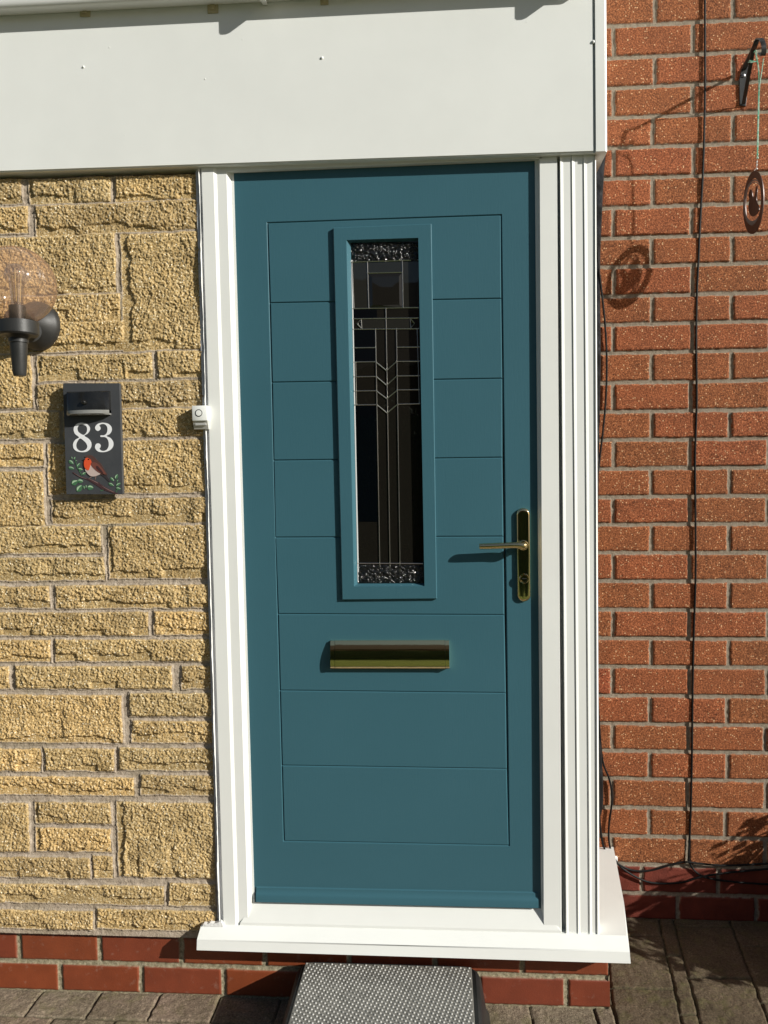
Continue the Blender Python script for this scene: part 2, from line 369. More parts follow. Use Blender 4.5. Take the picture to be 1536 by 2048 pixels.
# ------------------------------------------------------------------ brick house wall
BR = -0.008745; BX, BZ = 0.518, 2.2245
def brick_wall():
    c, s = math.cos(BR), math.sin(BR)
    def loc(px, py):
        p = P(px, py, 0); x = p.x-BX; z = p.z-BZ; return c*x+s*z, -s*x+c*z
    R_ = {-5: (54, 37.5), -4: (117.5, 102), -3: (178, 162), -2: (241, 220), -1: (301.5, 281), 0: (362, 342.5), 1: (420, 402.5), 2: (478.7, 465), 3: (537, 523.3), 4: (595, 583.3), 5: (651.6, 640.5), 6: (709, 697.6), 7: (768, 758.5), 8: (823, 820), 9: (880, 877), 10: (936, 936), 11: (992, 993.8), 12: (1046.5, 1050), 13: (1102.8, 1107.4), 14: (1159.3, 1164.3), 15: (1217.3, 1222.3), 16: (1273, 1280.9), 17: (1330.7, 1337.2), 18: (1387.8, 1395.8), 19: (1445, 1452.3), 20: (1500, 1506), 21: (1554, 1563), 22: (1612.5, 1621.5), 23: (1669, 1678.8), 24: (1726, 1736), 25: (1784, 1792), 26: (1838, 1846)}
    zs = {k: .5*(loc(1215, a)[1]+loc(1536, b)[1]) for k, (a, b) in R_.items()}
    for k in range(-14, -5): zs[k] = zs[-5]-(k+5)*.0855
    for k in (27, 28): zs[k] = zs[26]-(k-26)*.08
    ks = sorted(zs, reverse=True); rows = [zs[k] for k in ks]
    rj = np.random.default_rng(2)
    jit = {k: rj.uniform(-.003, .003, 40) for k in ks}
    def perps(i):
        k = ks[i]-1                         # course between joint k and k+1
        sh = -.024 if k >= 24 else 0
        par = 0 if k % 2 else 1
        if k >= 24: par = 1-par if False else (1 if k == 24 else 0)
        return [(par+2*j)*.1125+sh+jit.get(k, jit[0])[j+20] for j in range(-18, 19)]
    rot = Matrix.Translation((BX, 0, BZ)) @ Matrix.Rotation(-BR, 4, 'Y')
    root = thing('brick_wall', 'house wall of orange red sandfaced brick with pale mortar, right of the door', 'wall', (.9, 0, 0))
    def patch(x0, x1, z0, z1, st, name):
        X, Z = np.meshgrid(np.arange(x0, x1+st, st), np.arange(z0, z1+st, st), indexing='ij')
        h, T, b, d, idx = courses(X, Z, rows, perps, .0115, .004, 21, .0017, .0035)
        kk = np.array(ks)[np.clip(idx, 0, len(ks)-1)]-1
        eng = (kk >= 24).astype(float)
        Y = -h*.0045-(fbm(X, Z, .02, 31, 4, .6)-.5)*.0022*h-(T-.5)*.002*h+(fbm(X, Z, .010, 37, 4, .65)-.5)*.0022*(1-h)
        xw = X*c-Z*s+BX; zw = X*s+Z*c+BZ
        mor = 1-sstep(-.0006, .0012, d+(fbm(X, Z, .012, 39, 3)-.5)*.004)
        t2 = T*.75+.25*np.random.default_rng(77).random(4096)[b]
        return field(name, X, Z, (xw, Y, zw), {'tint': t2, 'mortar': mor, 'smooth_red': eng}, BRICK, root)
    patch(-.20, .50, -2.30, .60, .0024, 'sunlit_brickwork')
    patch(.50, 2.2, -2.30, 1.1, .012, 'side_brickwork')
    patch(-2.9, -.20, -2.30, 1.1, .03, 'rear_brickwork')
    patch(-.20, .50, .60, 1.1, .008, 'upper_brickwork')
    return root
brick_wall()
# ------------------------------------------------------------------ stone wall of the porch
def stone_wall():
    Y0 = -.4325
    z3 = lambda a, b, c_, d: (a/2.844, b/2.844+330, c_/2.844, d/2.844+330)
    z4 = lambda a, b, c_, d: (a/3.2, b/3.2+1000, c_/3.2, d/3.2+1000)
    z5 = lambda a, b, c_, d: (a/2.4, b/2.4+1560, c_/2.4, d/2.4+1560)
    B = [z3(-160, 30, 1135, 50)]
    B = [z3(*t) for t in ((-150, 92, 130, 220), (168, 90, 635, 208), (660, 72, 1132, 190), (-250, 258, 165, 385), (205, 240, 1135, 368), (-200, 428, 665, 725), (690, 400, 1158, 1045),
         (-100, 762, 690, 885), (-150, 915, 710, 1050), (-190, 1090, 190, 1380), (217, 1090, 870, 1212), (895, 1064, 1165, 1205), (217, 1250, 1172, 1370), (-200, 1418, 340, 1550), (362, 1402, 1180, 1540),
         (-100, 1592, 250, 1712), (275, 1588, 500, 1868), (525, 1574, 1184, 1858), (-150, 1752, 262, 2050), (300, 1905, 1186, 2030))]
    B += [z4(*t) for t in ((-100, 175, 655, 335), (-150, 372, 675, 510), (695, 168, 1345, 495), (-200, 555, 325, 688), (360, 550, 1350, 685), (-200, 722, 955, 862), (990, 716, 1358, 858), (-300, 895, 330, 1030), (358, 893, 1364, 1028),
         (-200, 1065, 65, 1207), (100, 1062, 1105, 1205), (1165, 1060, 1370, 1203), (-200, 1245, 790, 1550), (830, 1234, 1375, 1380), (845, 1410, 1380, 1550), (-250, 1588, 270, 1732), (290, 1586, 735, 1730), (762, 1584, 1382, 1728), (-150, 1762, 860, 1888), (905, 1757, 1384, 1886))]
    B += [z5(*t) for t in ((-100, 106, 148, 340), (172, 104, 535, 207), (175, 226, 537, 342), (562, 102, 1035, 468), (-150, 362, 435, 468), (448, 362, 545, 468), (-150, 495, 28, 585), (48, 493, 790, 598), (812, 492, 1036, 602), (-200, 612, 450, 716), (468, 614, 1040, 722))]
    leftchip = {6: .022, 22: .006, 43: .016, 13: 0, 10: .010, 4: .004, 16: .010, 23: .008, 29: .004, 1: .010, 41: .009, 42: .007, 47: .005, 19: .006}
    rects = []
    for i, (a, b, c_, d) in enumerate(B):
        p, q = P(a, b, Y0), P(c_, d, Y0); rects.append((p.x+.0008, q.x-.0004, q.z+.0005, p.z-.0003, leftchip.get(i, 0)))
    # plain continuation beyond the left edge of the photograph
    r = random.Random(4); z = .19
    while z < 2.14:
        h = r.choice((.067, .067, .067, .134, .20)); x = -1.15 if False else -1.24
        while x > -2.0:
            wd = r.uniform(.15, .36); rects.append((x-wd+.012, x-.004, z+.005, z+h-.006, 0)); x -= wd
        z += h
    xs = np.concatenate([np.arange(-2.0, -1.25, .012), np.arange(-1.25, -.5905, .00165)]); zs = np.arange(.5*(P(0, 1864, -.416).z+P(362, 1873, -.416).z)+.0085, 2.165, .00165)
    X, Z = np.meshgrid(xs, zs, indexing='ij')
    Xw = X+(fbm(X, Z, .03, 3, 4)-.5)*.007+(vnoise(X, Z, .006, 8)-.5)*.0022; Zw = Z+(fbm(X, Z, .03, 5, 4)-.5)*.006+(vnoise(X, Z, .006, 9)-.5)*.002
    H = np.zeros_like(X); mor = np.ones_like(X); T = np.zeros_like(X)
    big = fbm(X, Z, .055, 11, 3); rough_ = .45+.9*fbm(X, Z, .045, 15, 3); fine = .5+(fbm(X, Z, .0060, 14, 3, .75)-.5)*rough_*.78; rid = 1-np.abs(fbm(X*1.0, Z*1.5, .024, 17, 3)*2-1)
    grit = vnoise(X*.8+Z*.5, Z-X*.35, .0031, 91)
    for i, (x0, x1, z0, z1, lc) in enumerate(rects):
        if x0 < -1.13 and x1 > -1.24 and x0 > -1.6: x0 = -1.238
        mk = (Xw > x0-.004) & (Xw < x1+.004) & (Zw > z0-.004) & (Zw < z1+.004)
        if not mk.any(): continue
        xx, zz = Xw[mk], Zw[mk]
        d = np.minimum(np.minimum(xx-x0, x1-xx), np.minimum(zz-z0, z1-zz))
        hh = .0042*sstep(-.0020, .0004, d)+.0026*np.sqrt(sstep(-.001, .004, d))
        s_ = r.random()*50; r2 = np.random.default_rng(100+i)
        hh += (big[mk]-.5)*.0060*sstep(0, .02, d)
        # ledge along the foot of the block: face above it stands proud and throws a thin dark line
        f0 = z0+r2.uniform(.012, .020); zl = f0+(vnoise(xx+i, zz*0, .05, 31+i)-.5)*.018+(vnoise(xx, zz*0, .012, 37+i)-.5)*.008
        on = sstep(.38, .48, vnoise(xx+i*3.3, zz*0+i, .07, 41))
        hh -= on*.0050*(1-sstep(-.0009, .0009, zz-zl))
        # second ledge, slanting
        zl2 = z0+(z1-z0)*r2.uniform(.25, .5)+(xx-x0)*r2.uniform(-.25, .25)+(vnoise(xx, zz*0, .03, 51+i)-.5)*.014
        on2 = sstep(.58, .66, vnoise(xx+i*5.1, zz*0+i, .05, 43))
        hh -= on2*.0030*(1-sstep(-.001, .001, zz-zl2))*sstep(0, .03, zz-z0+.012)
        if lc:
            xl = x0+lc+(vnoise(zz, xx*0, .035, 61+i)-.5)*.014+(vnoise(zz, xx*0, .010, 63+i)-.5)*.006
            hh -= .0085*(1-sstep(-.0015, .0015, xx-xl))*sstep(-.002, .004, d)
        hh += (fine[mk]-.5)*.0062*sstep(0, .004, d)+(rid[mk]-.6)*.0014+(grit[mk]-.5)*.0036*sstep(0, .003, d)
        hh = np.maximum(hh, .0008+fine[mk]*.003)
        H[mk] = np.maximum(H[mk], hh); mor[mk] = np.minimum(mor[mk], 1-sstep(-.0020, .0002, d)); T[mk] = r2.random()
    H += mor*(.0014+(fbm(X, Z, .008, 71, 3)-.5)*.0016)
    ta, tb = P(0, 357, -.44), P(397, 347, -.44); lid = ta.z+(X-ta.x)*(tb.z-ta.z)/(tb.x-ta.x)+(fbm(X, Z, .02, 77, 3)-.5)*.006
    H = np.where(Z > lid, -.020, H)              # the wall stops short of the fascia and leaves a deep slot
    return tag(field('stone_wall', X, Z, (X, Y0+.0-H, Z), {'tint': T, 'mortar': mor, 'low': H*0}, STONE), 'porch wall of rough split buff sandstone blocks left of the door', 'wall')
stone_wall()
def plinth():
    Y0 = -.416
    zj = [P(600, 1867+.0*0, -.42).z]
    top = .5*(P(0, 1864, Y0).z+P(362, 1873, Y0).z); mid = (P(39.6, 1923.8, Y0).z+P(369, 1931, Y0).z+P(1098, 1946.7, Y0).z)/3
    rows = [mid-.083, mid, top+.005, top+.08]
    x0 = P(39.6, 1895, Y0).x; x1 = P(1044, 1938, Y0).x; pt = (x1-x0)/6
    def perps(i): return [x0+j*pt+(.5*pt if i % 2 == 0 else 0) for j in range(-9, 9)]
    X, Z = np.meshgrid(np.arange(-1.5, .4065, .0026), np.arange(-.03, top+.005, .0026), indexing='ij')
    h, T, b, d, idx = courses(X, Z, rows, perps, .0125, .004, 41, .0011, .003)
    Y = Y0-h*.004+(fbm(X, Z, .012, 43, 4, .6)-.5)*.004*(1-h)-(fbm(X, Z, .08, 45, 2)-.5)*.001*h
    root = thing('brick_plinth', 'low smooth red brick plinth of two courses under porch and door', 'plinth', (-.5, -.416, 0))
    field('front_courses', X, Z, (X, Y, Z), {'tint': T, 'mortar': 1-sstep(-.0006, .001, d)}, PLINTH, root)
    Y2, Z2 = np.meshgrid(np.arange(-.4195, 0, .004), np.arange(-.03, top+.005, .004), indexing='ij')
    pp = lambda i: [-.4195+.225*j+(.11 if i % 2 else 0)-.45 for j in range(9)]
    h, T, b, d, idx = courses(Y2, Z2, rows, pp, .0125, .004, 49, .0011, .003)
    field('side_courses', Y2, Z2, (.4025+h*.004, Y2, Z2), {'tint': T, 'mortar': 1-sstep(-.0006, .001, d)}, PLINTH, root)
    bm = bmesh.new(); box(bm, (-2.0, -.411, -.03), (.398, -.002, top-.004)); 
    obj('core', bm, M('plinth_core', (.25, .21, .17), .9).m, root)
    return top
PT = plinth()
# ------------------------------------------------------------------ porch body, door frame and sill
LY, FY = -.430, -.443            # leaf face, frame face
ZS = P(800, 1857, FY).z          # top of sill where the frame stands
porch = thing('porch', 'boxed porch body behind the door and stone, brown boards on its unseen side', 'porch', (-.5, -.2, .2))
bm = bmesh.new(); box(bm, (-2.0, -.410, PT-.003), (-.60, -.004, 2.5)); box(bm, (-.60, -.385, ZS+.02), (.352, -.004, 2.5), 0); obj('core_panel', bm, BOARD, porch)
bm = bmesh.new()
for i in range(4): box(bm, (.353, -.385+.095*i, ZS+.005), (.361, -.385+.095*i+.092, 2.48), .002)
obj('side_cladding', bm, M('brown_cladding', (.16, .10, .065), .6).m, porch)  # unseen flank, brown chosen to cut light bounced onto the brick
frame = thing('door_frame', 'white plastic door frame with stepped jambs, fluted right trim and deep sill', 'door frame', (-.1, FY, ZS))
ZT = 2.165
def loft(name, prof, zb, zt, mat, yb=-.40, parent=frame, pyt=420, pyb=1790):
    """prof: (x px at pyt, x px at pyb, y); straight verticals between"""
    bm = bmesh.new()
    def line(xt, xb, y, z):
        a, b = P(xt, pyt, y), P(xb, pyb, y); t = (z-b.z)/(a.z-b.z); return Vector((b.x+(a.x-b.x)*t, y, z))
    A = [line(*p, zb) for p in prof]; Bq = [line(*p, zt) for p in prof]
    A += [Vector((A[-1].x, yb, zb)), Vector((A[0].x, yb, zb))]; Bq += [Vector((Bq[-1].x, yb, zt)), Vector((Bq[0].x, yb, zt))]
    hull(bm, A, Bq)
    return obj(name, bm, mat, parent)
# left jamb: px at y=420 and at y=1790
loft('left_jamb', [(405, 445, FY-.003), (405.7, 445.7, FY-.004), (429, 469, FY-.004), (436, 476.5, FY), (437, 477.5, FY), (455, 494.5, FY), (464, 504.5, LY-.001), (469.5, 508.8, LY-.001)], ZS, ZT, UPVC)
loft('right_jamb', [(1070.5, 1082, LY-.001), (1076, 1084.5, LY-.003), (1080, 1087.5, FY), (1114.5, 1122, FY), (1115.3, 1123, FY+.003)], ZS, ZT, UPVC)
# fluted trim: three ridges, each rising steeply on its left and falling to the right
pr = [(1115.6, 1124.8, FY+.022), (1119.5, 1129.8, FY+.022)]
for a, b, c_, d in ((1120.5, 1131.5, 1142.5, 1153), (1144, 1155, 1166.5, 1175), (1168, 1178.5, 1189.5, 1193.5)):
    pr += [(a, b, FY-.0028), (a+1.0, b+1.0, FY-.0032), (a+6.5, b+5.5, FY-.0012), (c_-.3, d, FY-.0012), (c_+.5, d+.6, FY+.0004)]
pr += [(1190.5, 1195, FY-.004), (1192.5, 1198.6, FY-.001)]
loft('fluted_trim', pr, ZS, ZT, UPVC)
# head, seen in the shade under the fascia
bm = bmesh.new(); a, b = P(474, 345, FY), P(1066, 318, FY)
zl, zr = P(474, 346, LY).z, P(1066, 322, LY).z
hull(bm, [(-.52, FY, zl), (-.52, -.40, zl), (-.52, -.40, 2.2), (-.52, FY, 2.2)], [(.252, FY, zr), (.252, -.40, zr), (.252, -.40, 2.2), (.252, FY, 2.2)])
obj('head', bm, UPVC, frame)
# bottom rail with sloped, mitred face
bm = bmesh.new()
A = [P(509, 1804, LY), P(481, 1845, FY-.004), P(479, 1852, FY-.004)]; B_ = [P(1083, 1817, LY), P(1121, 1861, FY-.004), P(1124, 1868, FY-.004)]
z0 = ZS-.001
A[2].z = z0; B_[2].z = z0
A = A+[Vector((A[0].x, -.40, z0)), Vector((A[0].x, -.40, A[0].z))]; B_ = B_+[Vector((B_[0].x, -.40, z0)), Vector((B_[0].x, -.40, B_[0].z))]
hull(bm, A, B_); obj('bottom_rail', bm, UPVC, frame)
# sill
bm = bmesh.new()
SN = -.476
nl, nr = P(394, 1879, SN), P(1259.6, 1904.6, SN); bl, br_ = P(394, 1898, SN), P(1261, 1924.6, SN)
kl, kr = Vector((P(404, 1848, FY).x, FY-.002, ZS+.0008)), Vector((P(1240, 1800, -.25).x, -.25, ZS+.004))
xe = nr.x
top_pts = [nl, nr, Vector((P(1248, 1840, -.30).x, -.30, ZS+.004)), Vector((P(1227, 1719, -.004).x, -.004, ZS+.012)), Vector((.30, -.004, ZS+.004)), Vector((.30, -.40, ZS-.0005)), Vector((-.60, -.40, ZS-.0005)), Vector((kl.x, FY+.004, ZS-.0005))]
th = nl.z-bl.z
tp = [bm.verts.new(p) for p in top_pts]
bt = [bm.verts.new((p.x+(.001 if 0 < i < 4 else 0), p.y-(.005 if i < 2 else 0), (bl.z if i in (0, 6, 7) else br_.z))) for i, p in enumerate(top_pts)]
for i in range(8): bm.faces.new((tp[i], tp[(i+1) % 8], bt[(i+1) % 8], bt[i]))
# ramp on top: nose -> foot of the frame, flat behind
m1 = bm.verts.new((kl.x, FY-.006, ZS)); m2 = bm.verts.new((P(1252, 1866, FY).x, FY-.006, ZS)) 
bm.faces.new((tp[0], tp[1], m2, m1)); bm.faces.new((m1, m2, tp[2], tp[3], tp[4], tp[5], tp[6], tp[7])); bm.faces.new((tp[0], m1, tp[7])); bm.faces.new((tp[1], tp[2], m2))
bm.faces.new(bt[::-1])
bmesh.ops.triangulate(bm, faces=[f for f in bm.faces if len(f.verts) > 4])
bmesh.ops.bevel(bm, geom=[e for e in bm.edges if {e.verts[0], e.verts[1]} == {tp[0], tp[1]}], offset=.0025, segments=3, affect='EDGES')
sill = obj('sill', bm, UPVC, frame)
# silicone smears: ragged ribbon between stone and jamb, blob on the sill corner, bead at the back of the sill
def ragged(name, fl, z0, z1, y, w0, seed, parent=frame, mat=None):
    zs = np.arange(z0, z1, .004); r = np.random.default_rng(seed); bm = bmesh.new(); prev = None
    n1 = fbm(zs, zs*0, .05, seed, 4); n2 = vnoise(zs, zs*0+1, .012, seed+4); n3 = fbm(zs, zs*0, .12, seed+7, 2)
    for i, z in enumerate(zs):
        xr = fl(z); xl = xr-w0-(n1[i]-.5)*.006-(n2[i]-.5)*.002
        xm = (xl+xr)/2; yy = y-.004-(n3[i]-.5)*.012
        ring = [bm.verts.new(p) for p in ((xl, y+.006, z), (xl+.0008, yy+.002, z), (xm, yy, z), (xr, y+.002, z))]
        if prev:
            for k in range(3): bm.faces.new((prev[k], prev[k+1], ring[k+1], ring[k]))
        prev = ring
    return obj(name, bm, mat or SEAL, parent, True)
def jambline(xt, xb, y):
    a, b = P(xt, 420, y), P(xb, 1790, y); return lambda z: b.x+(a.x-b.x)*(z-b.z)/(a.z-b.z)
GREYSEAL = M('grey_backing', (.55, .56, .58), .7).m
bm = bmesh.new(); jl = jambline(406, 446, -.431)
prism(bm, [(jl(ZS)-.013, -.4405, ZS), (jl(ZS)+.003, -.4405, ZS), (jl(2.16)+.003, -.4405, 2.16), (jl(2.16)-.013, -.4405, 2.16)], (0, .02, 0)); obj('backing_strip', bm, GREYSEAL, frame)
ragged('side_sealant', jambline(401.5, 439.0, -.444), ZS, 2.14, -.4435, .0026, 5)
bm = bmesh.new(); rr = random.Random(8)
prism(bm, [P(x, y, -.4535) for x, y in ((403, 1854), (407, 1848), (413, 1849), (420, 1846), (428, 1848), (436, 1845), (442, 1843), (446, 1848), (446, 1854))], (0, .012, 0), .001)
obj('corner_sealant', bm, SEAL, frame)
bm = bmesh.new(); pts = [(1197, 1706), (1206, 1707), (1216, 1712), (1226, 1712), (1232, 1716), (1233, 1722)]
tube(bm, [P(x, y, -.006) for x, y in pts], [.006, .007, .006, .004, .006, .003], 8); obj('rear_sealant', bm, SEAL, frame, True)
# ------------------------------------------------------------------ the door
door = thing('front_door', 'teal panelled front door with leaded glass strip and brass fittings', 'door', (-.13, LY, P(780, 1800, LY).z))
def lx(px, py): return P(px, py, LY)
def leafmesh():
    TL, TR, BL, BR_ = lx(535, 446), lx(1002, 430), lx(568, 1682), lx(1018, 1691)
    hl = [((540, 606), (1003, 597)), ((544, 765), (1005, 757)), ((547, 921), (1005, 915)), ((550, 1075), (1007, 1073)), ((556, 1228), (1009, 1230)), ((560, 1381), (1012, 1386)), ((564, 1531), (1014, 1538))]
    rowsL = [TL]+[lx(*a) for a, b in hl]+[BL]; rowsR = [TR]+[lx(*b) for a, b in hl]+[BR_]
    edgeL = [lx(467, 345), lx(508, 1806)]; edgeR = [lx(1072, 320), lx(1085, 1818)]
    bm = bmesh.new(); g = .0026; gd = .0030
    face = lambda pts: bm.faces.new([bm.verts.new(p) for p in pts])
    Y = Vector((0, 1, 0))
    oTL, oTR, oBL, oBR = edgeL[0]+Vector((-.006, 0, .008)), edgeR[0]+Vector((.006, 0, .008)), edgeL[1]+Vector((-.006, 0, -.006)), edgeR[1]+Vector((.006, 0, -.006))
    ux, uz = Vector((g, 0, 0)), Vector((0, 0, g))
    # border outside the groove rectangle
    a, b, c_, d = TL-ux+uz, TR+ux+uz, BR_+ux-uz, BL-ux-uz
    face((oTL, oTR, b, a)); face((oTR, oBR, c_, b)); face((oBR, oBL, d, c_)); face((oBL, oTL, a, d))
    # V groove ring
    Av, Bv, Cv, Dv = TL+Y*gd, TR+Y*gd, BR_+Y*gd, BL+Y*gd
    face((a, b, Bv, Av)); face((b, c_, Cv, Bv)); face((c_, d, Dv, Cv)); face((d, a, Av, Dv))
    n = len(rowsL)-1
    ox0, ox1 = 700, 845
    for i in range(n):
        l0, r0, l1, r1 = rowsL[i], rowsR[i], rowsL[i+1], rowsR[i+1]
        p = [l0+ux-uz, r0-ux-uz, r1-ux+uz, l1+ux+uz]
        if i <= 4:                     # the glazing opening interrupts these panels
            zo0, zo1 = 2, 0
            cxs = [lx(683, 600).x, lx(856, 600).x]
            def at(q0, q1, x): t = (x-q0.x)/(q1.x-q0.x); return q0+(q1-q0)*t
            lw = [p[0], at(p[0], p[1], cxs[0]), at(p[3], p[2], cxs[0]), p[3]]; rw = [at(p[0], p[1], cxs[1]), p[1], p[2], at(p[3], p[2], cxs[1])]
            face(lw); face(rw)
            if i == 0:
                zt = lx(760, 468).z; face([lw[1], rw[0], Vector((cxs[1], LY, zt)), Vector((cxs[0], LY, zt))])
            if i == 4:
                zb = lx(780, 1185).z; face([Vector((cxs[0], LY, zb)), Vector((cxs[1], LY, zb)), rw[3], lw[2]])
        else: face(p)
        # left / right side of groove walls and the groove below
        face((l0+Y*gd, l0+ux-uz, l1+ux+uz, l1+Y*gd)); face((r0-ux-uz, r0+Y*gd, r1+Y*gd, r1-ux+uz))
        def strip(v0, v1, w1, w0, cut):      # v: valley of the groove, w: its lip; stops at the glazing opening
            if not cut: face((v0, v1, w1, w0)); return
            a_, b_ = at(v0, v1, cxs[0]), at(w0, w1, cxs[0]); face((v0, a_, b_, w0)); a_, b_ = at(v0, v1, cxs[1]), at(w0, w1, cxs[1]); face((a_, v1, w1, b_))
        strip(l0+Y*gd, r0+Y*gd, r0-ux-uz, l0+ux-uz, 1 <= i <= 4); strip(l1+Y*gd, r1+Y*gd, r1-ux+uz, l1+ux+uz, i <= 3)
    # slab edge
    for q0, q1 in ((oTL, oTR), (oTR, oBR), (oBR, oBL), (oBL, oTL)): face((q0, q1, q1+Y*.04, q0+Y*.04))
    bmesh.ops.remove_doubles(bm, verts=bm.verts, dist=1e-5)
    return bm
obj('door_leaf', leafmesh(), TEAL, door)
# raised surround of the glazing
SY = LY-.0080
def ringpts(o, y): return [P(*q, y) for q in o]
so_ = [(666, 455), (863, 447), (874, 1198), (684, 1200)]; si = [(692.6, 480), (836.6, 475.5), (849, 1172.5), (708, 1173)]; sg = [(702, 487), (838, 482), (848.5, 1166.5), (715.5, 1167)]
bm = bmesh.new()
o_back = [v for v in ringpts(so_, LY+.001)]; o_f = ringpts(so_, SY)
cen = sum(o_f, Vector())/4
o_f2 = [p+Vector((math.copysign(.0018, cen.x-p.x), 0, math.copysign(.0018, cen.z-p.z))) for p in o_f]
for k, p in enumerate(o_f): p.y = SY+.0018
i_f = ringpts(si, SY); i_b = ringpts(sg, LY+.006); 
for k in range(4):
    i_b[k].x = P(*sg[k], LY+.004).x
rings = [o_back, o_f, o_f2, i_f, i_b]; rv = [[bm.verts.new(p) for p in r_] for r_ in rings]
rv[0] = [bm.verts.new((p.x, LY+.001, p.z)) for p in o_f]
for A_, B2 in zip(rv, rv[1:]):
    for k in range(4): bm.faces.new((A_[k], A_[(k+1) % 4], B2[(k+1) % 4], B2[k]))
bmesh.ops.delete(bm, geom=[v for v in bm.verts if not v.link_faces], context='VERTS')
sur = obj('glazing_surround', bm, TEAL, door)
GY = LY+.006
def Z8(x, y): return (x/4.654+640, y/4.654+420)
win = thing('x', '', ''); bpy.data.objects.remove(win)
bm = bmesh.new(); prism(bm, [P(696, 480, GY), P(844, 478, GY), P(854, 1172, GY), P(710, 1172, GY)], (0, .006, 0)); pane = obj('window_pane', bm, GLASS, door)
bm = bmesh.new(); r = random.Random(5)
def texpatch(x0, x1, y0, y1, xb):
    n = 26; m_ = 8; gv = []
    for i in range(n+1):
        row = []
        for j in range(m_+1):
            t, s = i/n, j/m_; px = (x0+(x1-x0)*t)*(1-s)+(xb[0]+(xb[1]-xb[0])*t)*s; py = y0+(y1-y0)*s
            q = P(px, py, GY-.0012); q.y -= r.random()*.0034*(0 < i < n)*(0 < j < m_); row.append(bm.verts.new(q))
        gv.append(row)
    for i in range(n):
        for j in range(m_): bm.faces.new((gv[i][j], gv[i+1][j], gv[i+1][j+1], gv[i][j+1]))
texpatch(701, 838, 484, 523, (703, 838)); obj('rippled_pane', bm, TEXGLASS, pane)
bm = bmesh.new(); texpatch(714, 848, 1130, 1166, (716, 848)); obj('rippled_pane', bm, TEXGLASS, pane)
for qs, mt in ((((305, 920), (530, 922), (530, 1008), (305, 1010)), DARKREFL), (((308, 1113), (513, 1111), (516, 1410), (312, 1413)), DARKREFL), (((330, 1820), (530, 1817), (553, 2900), (345, 2900)), DARKREFL), (((300, 490), (436, 490), (448, 912), (312, 914)), GREYREFL), (((444, 492), (762, 484), (764, 578), (446, 585)), GREYREFL), (((770, 484), (912, 478), (915, 904), (776, 906)), GREYREFL), (((388, 1018), (840, 1012), (842, 1098), (390, 1102)), GREYREFL)):
    bm = bmesh.new(); prism(bm, [P(*Z8(*q), GY-.0009) for q in qs], (0, .0007, 0)); obj('glass_piece', bm, mt, pane)  # flat overlays whose colour stands for dark and grey reflections
bm = bmesh.new()
oq = [Z8(447, 590), Z8(765, 583), Z8(772, 908), Z8(453, 915)]; iq = [Z8(485, 622), Z8(735, 618), Z8(740, 880), Z8(490, 884)]
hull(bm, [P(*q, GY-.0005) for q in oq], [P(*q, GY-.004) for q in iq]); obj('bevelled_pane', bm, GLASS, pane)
# leading
bm = bmesh.new(); LDY = GY-.001
def ld(*pts, r=.00135):
    q = [P(*Z8(*p), LDY) for p in pts]
    for a, b in zip(q, q[1:]): tube(bm, [a, b], r, 6)
    for a in (q[0], q[-1]):
        m_ = Matrix.Translation(a) @ Matrix.Scale(.0022, 4); bmesh.ops.create_icosphere(bm, subdivisions=1, radius=1, matrix=m_)
Bt = 3288
for s_ in (((285, 485), (910, 465)), ((300, 918), (915, 908)), ((300, 1013), (915, 1005)), ((305, 1110), (920, 1105)), ((305, 1283), (515, 1280)), ((715, 1278), (925, 1275)), ((310, 1415), (520, 1412)), ((710, 1410), (925, 1408)),
           ((315, 1553), (522, 1550)), ((715, 1545), (925, 1542)), ((320, 1685), (524, 1682)), ((718, 1675), (925, 1672)), ((325, 1815), (528, 1812)), ((722, 1808), (930, 1803)), ((605, 330), (608, 478)), ((440, 485), (453, 915)), ((765, 475), (772, 908)),
           ((442, 588), (765, 580)), ((297, 490), (315, 915)), ((612, 915), (650, Bt), (652, 3465)), ((515, 1110), (555, Bt), (560, 3465)), ((710, 1105), (743, Bt), (747, 3465)), ((350, Bt), (955, Bt+3)),
           ((383, 1018), (388, 1105)), ((840, 1010), (845, 1100)), ((383, 1018), (345, 1060), (388, 1105)), ((840, 1010), (880, 1055), (845, 1100)),
           ((520, 1415), (618, 1495), (712, 1412)), ((523, 1550), (620, 1632), (715, 1545)), ((525, 1685), (622, 1757), (718, 1678)), ((528, 1812), (624, 1890), (722, 1808)), ((330, 1420), (338, 1810)), ((905, 1110), (925, 1800))):
    ld(*s_)
obj('leading', bm, LEADM, pane, True)
# silver spacer bar along the lit left edge of the pane
bm = bmesh.new(); prism(bm, [P(702.5, 520, GY-.0008), P(704.5, 520, GY-.0008), P(718, 1164, GY-.0008), P(715.5, 1164, GY-.0008)], (0, -.0012, 0)); obj('spacer_bar', bm, M('spacer', (.8, .8, .78), .35).m, pane)
# weather bar
bm = bmesh.new(); a, b = P(513, 1772, LY), P(1076, 1783, LY); a2, b2 = P(513, 1800, LY), P(1078, 1812, LY)
def wb(p, q): 
    h = p.z-q.z; return [Vector((p.x, LY+.001, p.z)), Vector((p.x, LY-.003, p.z-.003)), Vector((p.x, LY-.0035, p.z-h*.32)), Vector((p.x, LY-.007, p.z-h*.45)), Vector((p.x, LY-.009, p.z-h*.62)), Vector((p.x, LY-.010, q.z)), Vector((p.x, LY+.001, q.z))]
hull(bm, wb(a, a2), wb(b, b2)); obj('weather_bar', bm, TEAL, door, True)
